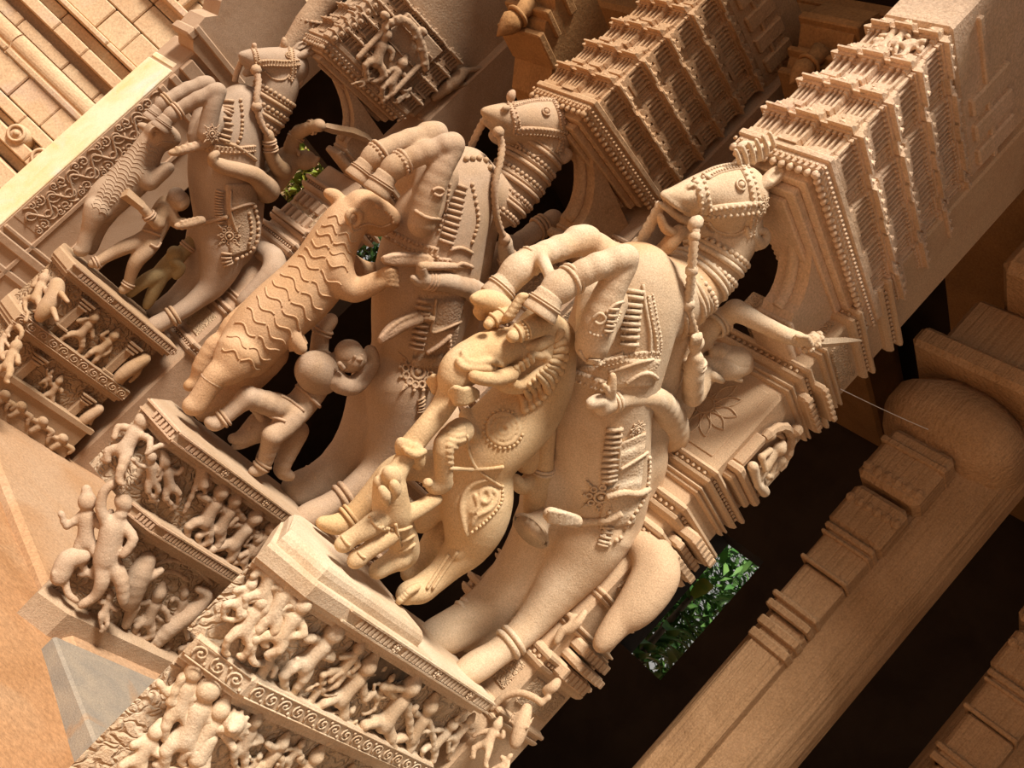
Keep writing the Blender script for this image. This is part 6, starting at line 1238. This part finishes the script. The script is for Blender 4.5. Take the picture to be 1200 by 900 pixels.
for i in range(21):
    u = i / 20; cx = 176 - 60 * u - 4 * math.sin(u * 3); cy = 172 + 74 * u; r = 13 + 8 * math.sin(math.pi * min(1, u * 1.2 + .1)); nx, ny = (-.80, -.6) if u > .3 else (-.86, -.5)
    L_.append(('line', 'fur_line', [(cx + nx * r * q + 1.6 * math.sin(q * 9 + i), cy + ny * r * q + 1.6 * math.cos(q * 9 + i)) for q in np.linspace(-.85, .85, 9)], .65))
horse_orn(B3, S3, sb, M['beast3'], L_ + [('line', 'mouth_line', [(184, 170), (192, 166), (202, 168)], 1.2), ('beads', 'teeth', [(198, 154), (204, 160), (203, 167)], 1.4)], None)
W3 = Thing(S3, S3.T(130, 325, .05), 'warrior_statue', 'striding stone warrior with a short sword on the farthest pedestal', 'warrior statue')
K = Sculpt(S3, .014); K.tube([(196, 240, .02, 11), (190, 252, .04, 12), (184, 266, .05, 11), (178, 276, .05, 12)], k=.02); K.ell(196, 236, 222, 234, .08, 12.5); K.tube([(212, 243, .14, 3), (216, 240, .14, 2)])
K.tube([(174, 278, .07, 10), (162, 284, .08, 9), (146, 290, .09, 8), (130, 298, .09, 6.5), (116, 306, .09, 5.5), (108, 309, .09, 5)], k=.012); K.tube([(178, 282, .08, 11), (170, 294, .11, 9.5), (160, 306, .12, 8), (154, 320, .11, 6.5), (150, 334, .1, 5.5), (144, 340, .1, 5)], k=.012)
K.tube([(192, 244, .08, 8), (186, 258, .12, 7.5), (184, 262, .13, 7), (174, 252, .14, 6), (164, 240, .14, 5.5)], k=.01, sub=2); K.tube([(198, 246, .08, 8), (206, 260, .1, 7), (216, 262, .12, 6), (226, 262, .12, 5)], k=.01)
g = K.build(.008); W3.part('body', g, M['fig3']); sw = Skin(S3, g)
K = Sculpt(S3, .004); K.ell(197, 233, 218, 229, .085, 11.6); K.ell(202, 242, 226, 242, .1, 7, k=.005, cut=True); W3.part('hair_cap', K.build(.007), M['horse3'])
b = MB(); a = S3.T(166, 242, .15); c = S3.T(146, 226, .15); b.tube([a, c], [.035, .042], 4); W3.part('sword', b.geo, M['fig3'], False)
for (x, y, x2, y2, t, r) in ((176, 254, 170, 247, .14, 7.4), (114, 307, 108, 309, .09, 6.6), (151, 332, 148, 337, .1, 6.6)): limb_ring(W3, S3, 'bangle', x, y, x2, y2, t, r, 1.4, M['orn2'], 2)
horse_orn(W3, S3, sw, M['orn2'], [('rope', 'belt', [(168, 270), (178, 272), (188, 276)], 1.6), ('line', 'dhoti_edge', [(176, 286), (184, 290), (188, 284)], 1.6)], None)
W4 = Thing(S3, S3.T(185, 335, -.05), 'warrior_statue', 'crouching greenish stone figure behind the striding warrior, beside the hind leg of the farthest horse', 'warrior statue')
K = Sculpt(S3, .014); K.ell(196, 300, 214, 294, .0, 9); K.tube([(208, 300, -.02, 10), (198, 312, -.02, 11), (188, 322, -.02, 10)]); K.tube([(186, 322, .0, 9), (172, 328, .02, 7.5), (158, 338, .02, 6), (152, 344, .02, 5)]); K.tube([(188, 326, .0, 8), (180, 342, .02, 7), (172, 358, .02, 5)]); K.tube([(214, 296, -.02, 8), (224, 284, -.04, 7), (232, 274, -.05, 6)]); K.tube([(204, 306, .04, 5), (212, 314, .06, 5), (206, 324, .06, 4)])
W4.part('body', K.build(.008), stone('greenish granite', (.36, .25, .12), (.30, .20, .09), None, 5, .35)); limb_ring(W4, S3, 'bangle', 219, 290, 224, 284, -.03, 8.4, 1.4, M['orn2'], 2)
# ---------------------------------------------------------------- plants beyond the hall
def leaf(mb, base, d, L, w, droop, up=ZU, n=7):
    d = unit(d); side = unit(np.cross(d, up)); v = []; f = []
    for i in range(n + 1):
        u = i / n; c = np.asarray(base) + d * L * u - ZU * droop * u * u * L; ww = w * math.sin(math.pi * min(1, u * .92 + .08)) ** .7
        v += [c - side * ww + ZU * ww * .25, c, c + side * ww + ZU * ww * .25]
    for i in range(n):
        for k in (0, 1): f.append((i * 3 + k, i * 3 + k + 1, (i + 1) * 3 + k + 1, (i + 1) * 3 + k))
    return mb.add(v, f)
def banana(px, py, d, H, seed, label):
    rr = random.Random(seed); c = W.Y(px, py, d); base = np.array([c[0], c[1], -.1]); th = Thing(W, base, 'banana_plant', label, 'plant', 'broad-leaved plants behind the hall')
    b = MB(); b.tube([base + ZU * H * k / 5 for k in range(6)], [.1, .09, .08, .07, .06, .05], 9); th.part('stem', b.geo, M['bark'])
    for k in range(16):
        a = rr.uniform(0, 6.28); e = rr.uniform(.2, 1.3); b = MB(); leaf(b, base + ZU * H * rr.uniform(.55, 1.0), (math.cos(a), math.sin(a), e), rr.uniform(.7, 1.3), rr.uniform(.1, .17), rr.uniform(.3, .8)); th.part('leaf', b.geo, M['leaf_yellow' if rr.random() < .18 else 'leaf'])
def bush(px, py, d, R, seed, label, mat='leaf', nl=900, ls=1.0):
    rr = random.Random(seed); c = W.Y(px, py, d); base = np.array([c[0], c[1], -.1]); th = Thing(W, base, 'leafy_tree', label, 'tree', 'leafy trees behind the hall')
    b = MB()
    for k in range(6):
        e = c + np.array([rr.uniform(-1, 1), rr.uniform(-.6, .6), rr.uniform(-.3, .8)]) * R; m_ = (base + e) / 2 + np.array([rr.uniform(-.2, .2), 0, .1]); b.tube(crom([base, m_, e], 4), [.06 - .005 * i for i in range(9)], 6)
    th.part('trunk', b.geo, M['bark']); b = MB()
    for k in range(nl):
        p = c + unit([rr.gauss(0, 1), rr.gauss(0, 1), rr.gauss(0, 1)]) * R * rr.random() ** .4; leaf(b, p, (rr.uniform(-1, 1), rr.uniform(-1, 1), rr.uniform(-.6, .6)), ls * rr.uniform(.12, .24), ls * rr.uniform(.025, .05), .3, n=2)
    th.part('foliage', b.geo, M[mat])
banana(806, 705, 14.6, 2.6, 1, 'banana plant seen through the opening at the lower right, nearest the sill'); banana(845, 660, 15.4, 3.4, 2, 'taller banana plant at the back of the lower right opening')
bush(805, 698, 17.5, 2.1, 9, 'dense leafy bush filling the lower right opening', nl=3000, ls=1.7)
bush(430, 305, 12.2, .75, 5, 'leafy tree seen between the farthest and the middle horse'); bush(408, 372, 11.9, .55, 6, 'low leafy bush seen below the lion on the middle pedestal', nl=500); bush(364, 206, 13.2, .62, 7, 'yellowish leafy tree behind the farthest rider', 'leaf_yellow')
# ---------------------------------------------------------------- light
wd = bpy.data.worlds.new('sky'); bpy.context.scene.world = wd; wd.use_nodes = True; nt = wd.node_tree; bg = nt.nodes['Background']
bg.inputs['Color'].default_value = (1.0, .95, .88, 1); bg.inputs['Strength'].default_value = .38
sun = bpy.data.lights.new('sun', 'SUN'); sun.energy = 7.0; sun.angle = math.radians(16); sun.color = (1.0, .95, .86); so = bpy.data.objects.new('sun', sun); COL.objects.link(so)
D_ = np.array([.24, .54, -.81]); so.rotation_euler = Vector(tuple(D_)).to_track_quat('-Z', 'Y').to_euler(); so.location = (-4, -3, 8)
sc = bpy.context.scene; vs = sc.view_settings; vs.view_transform = 'Standard'; vs.look = 'None'; vs.exposure = 0.0; vs.gamma = 1.0; vs.use_curve_mapping = False
sc.cycles.max_bounces = 6; sc.cycles.use_denoising = True
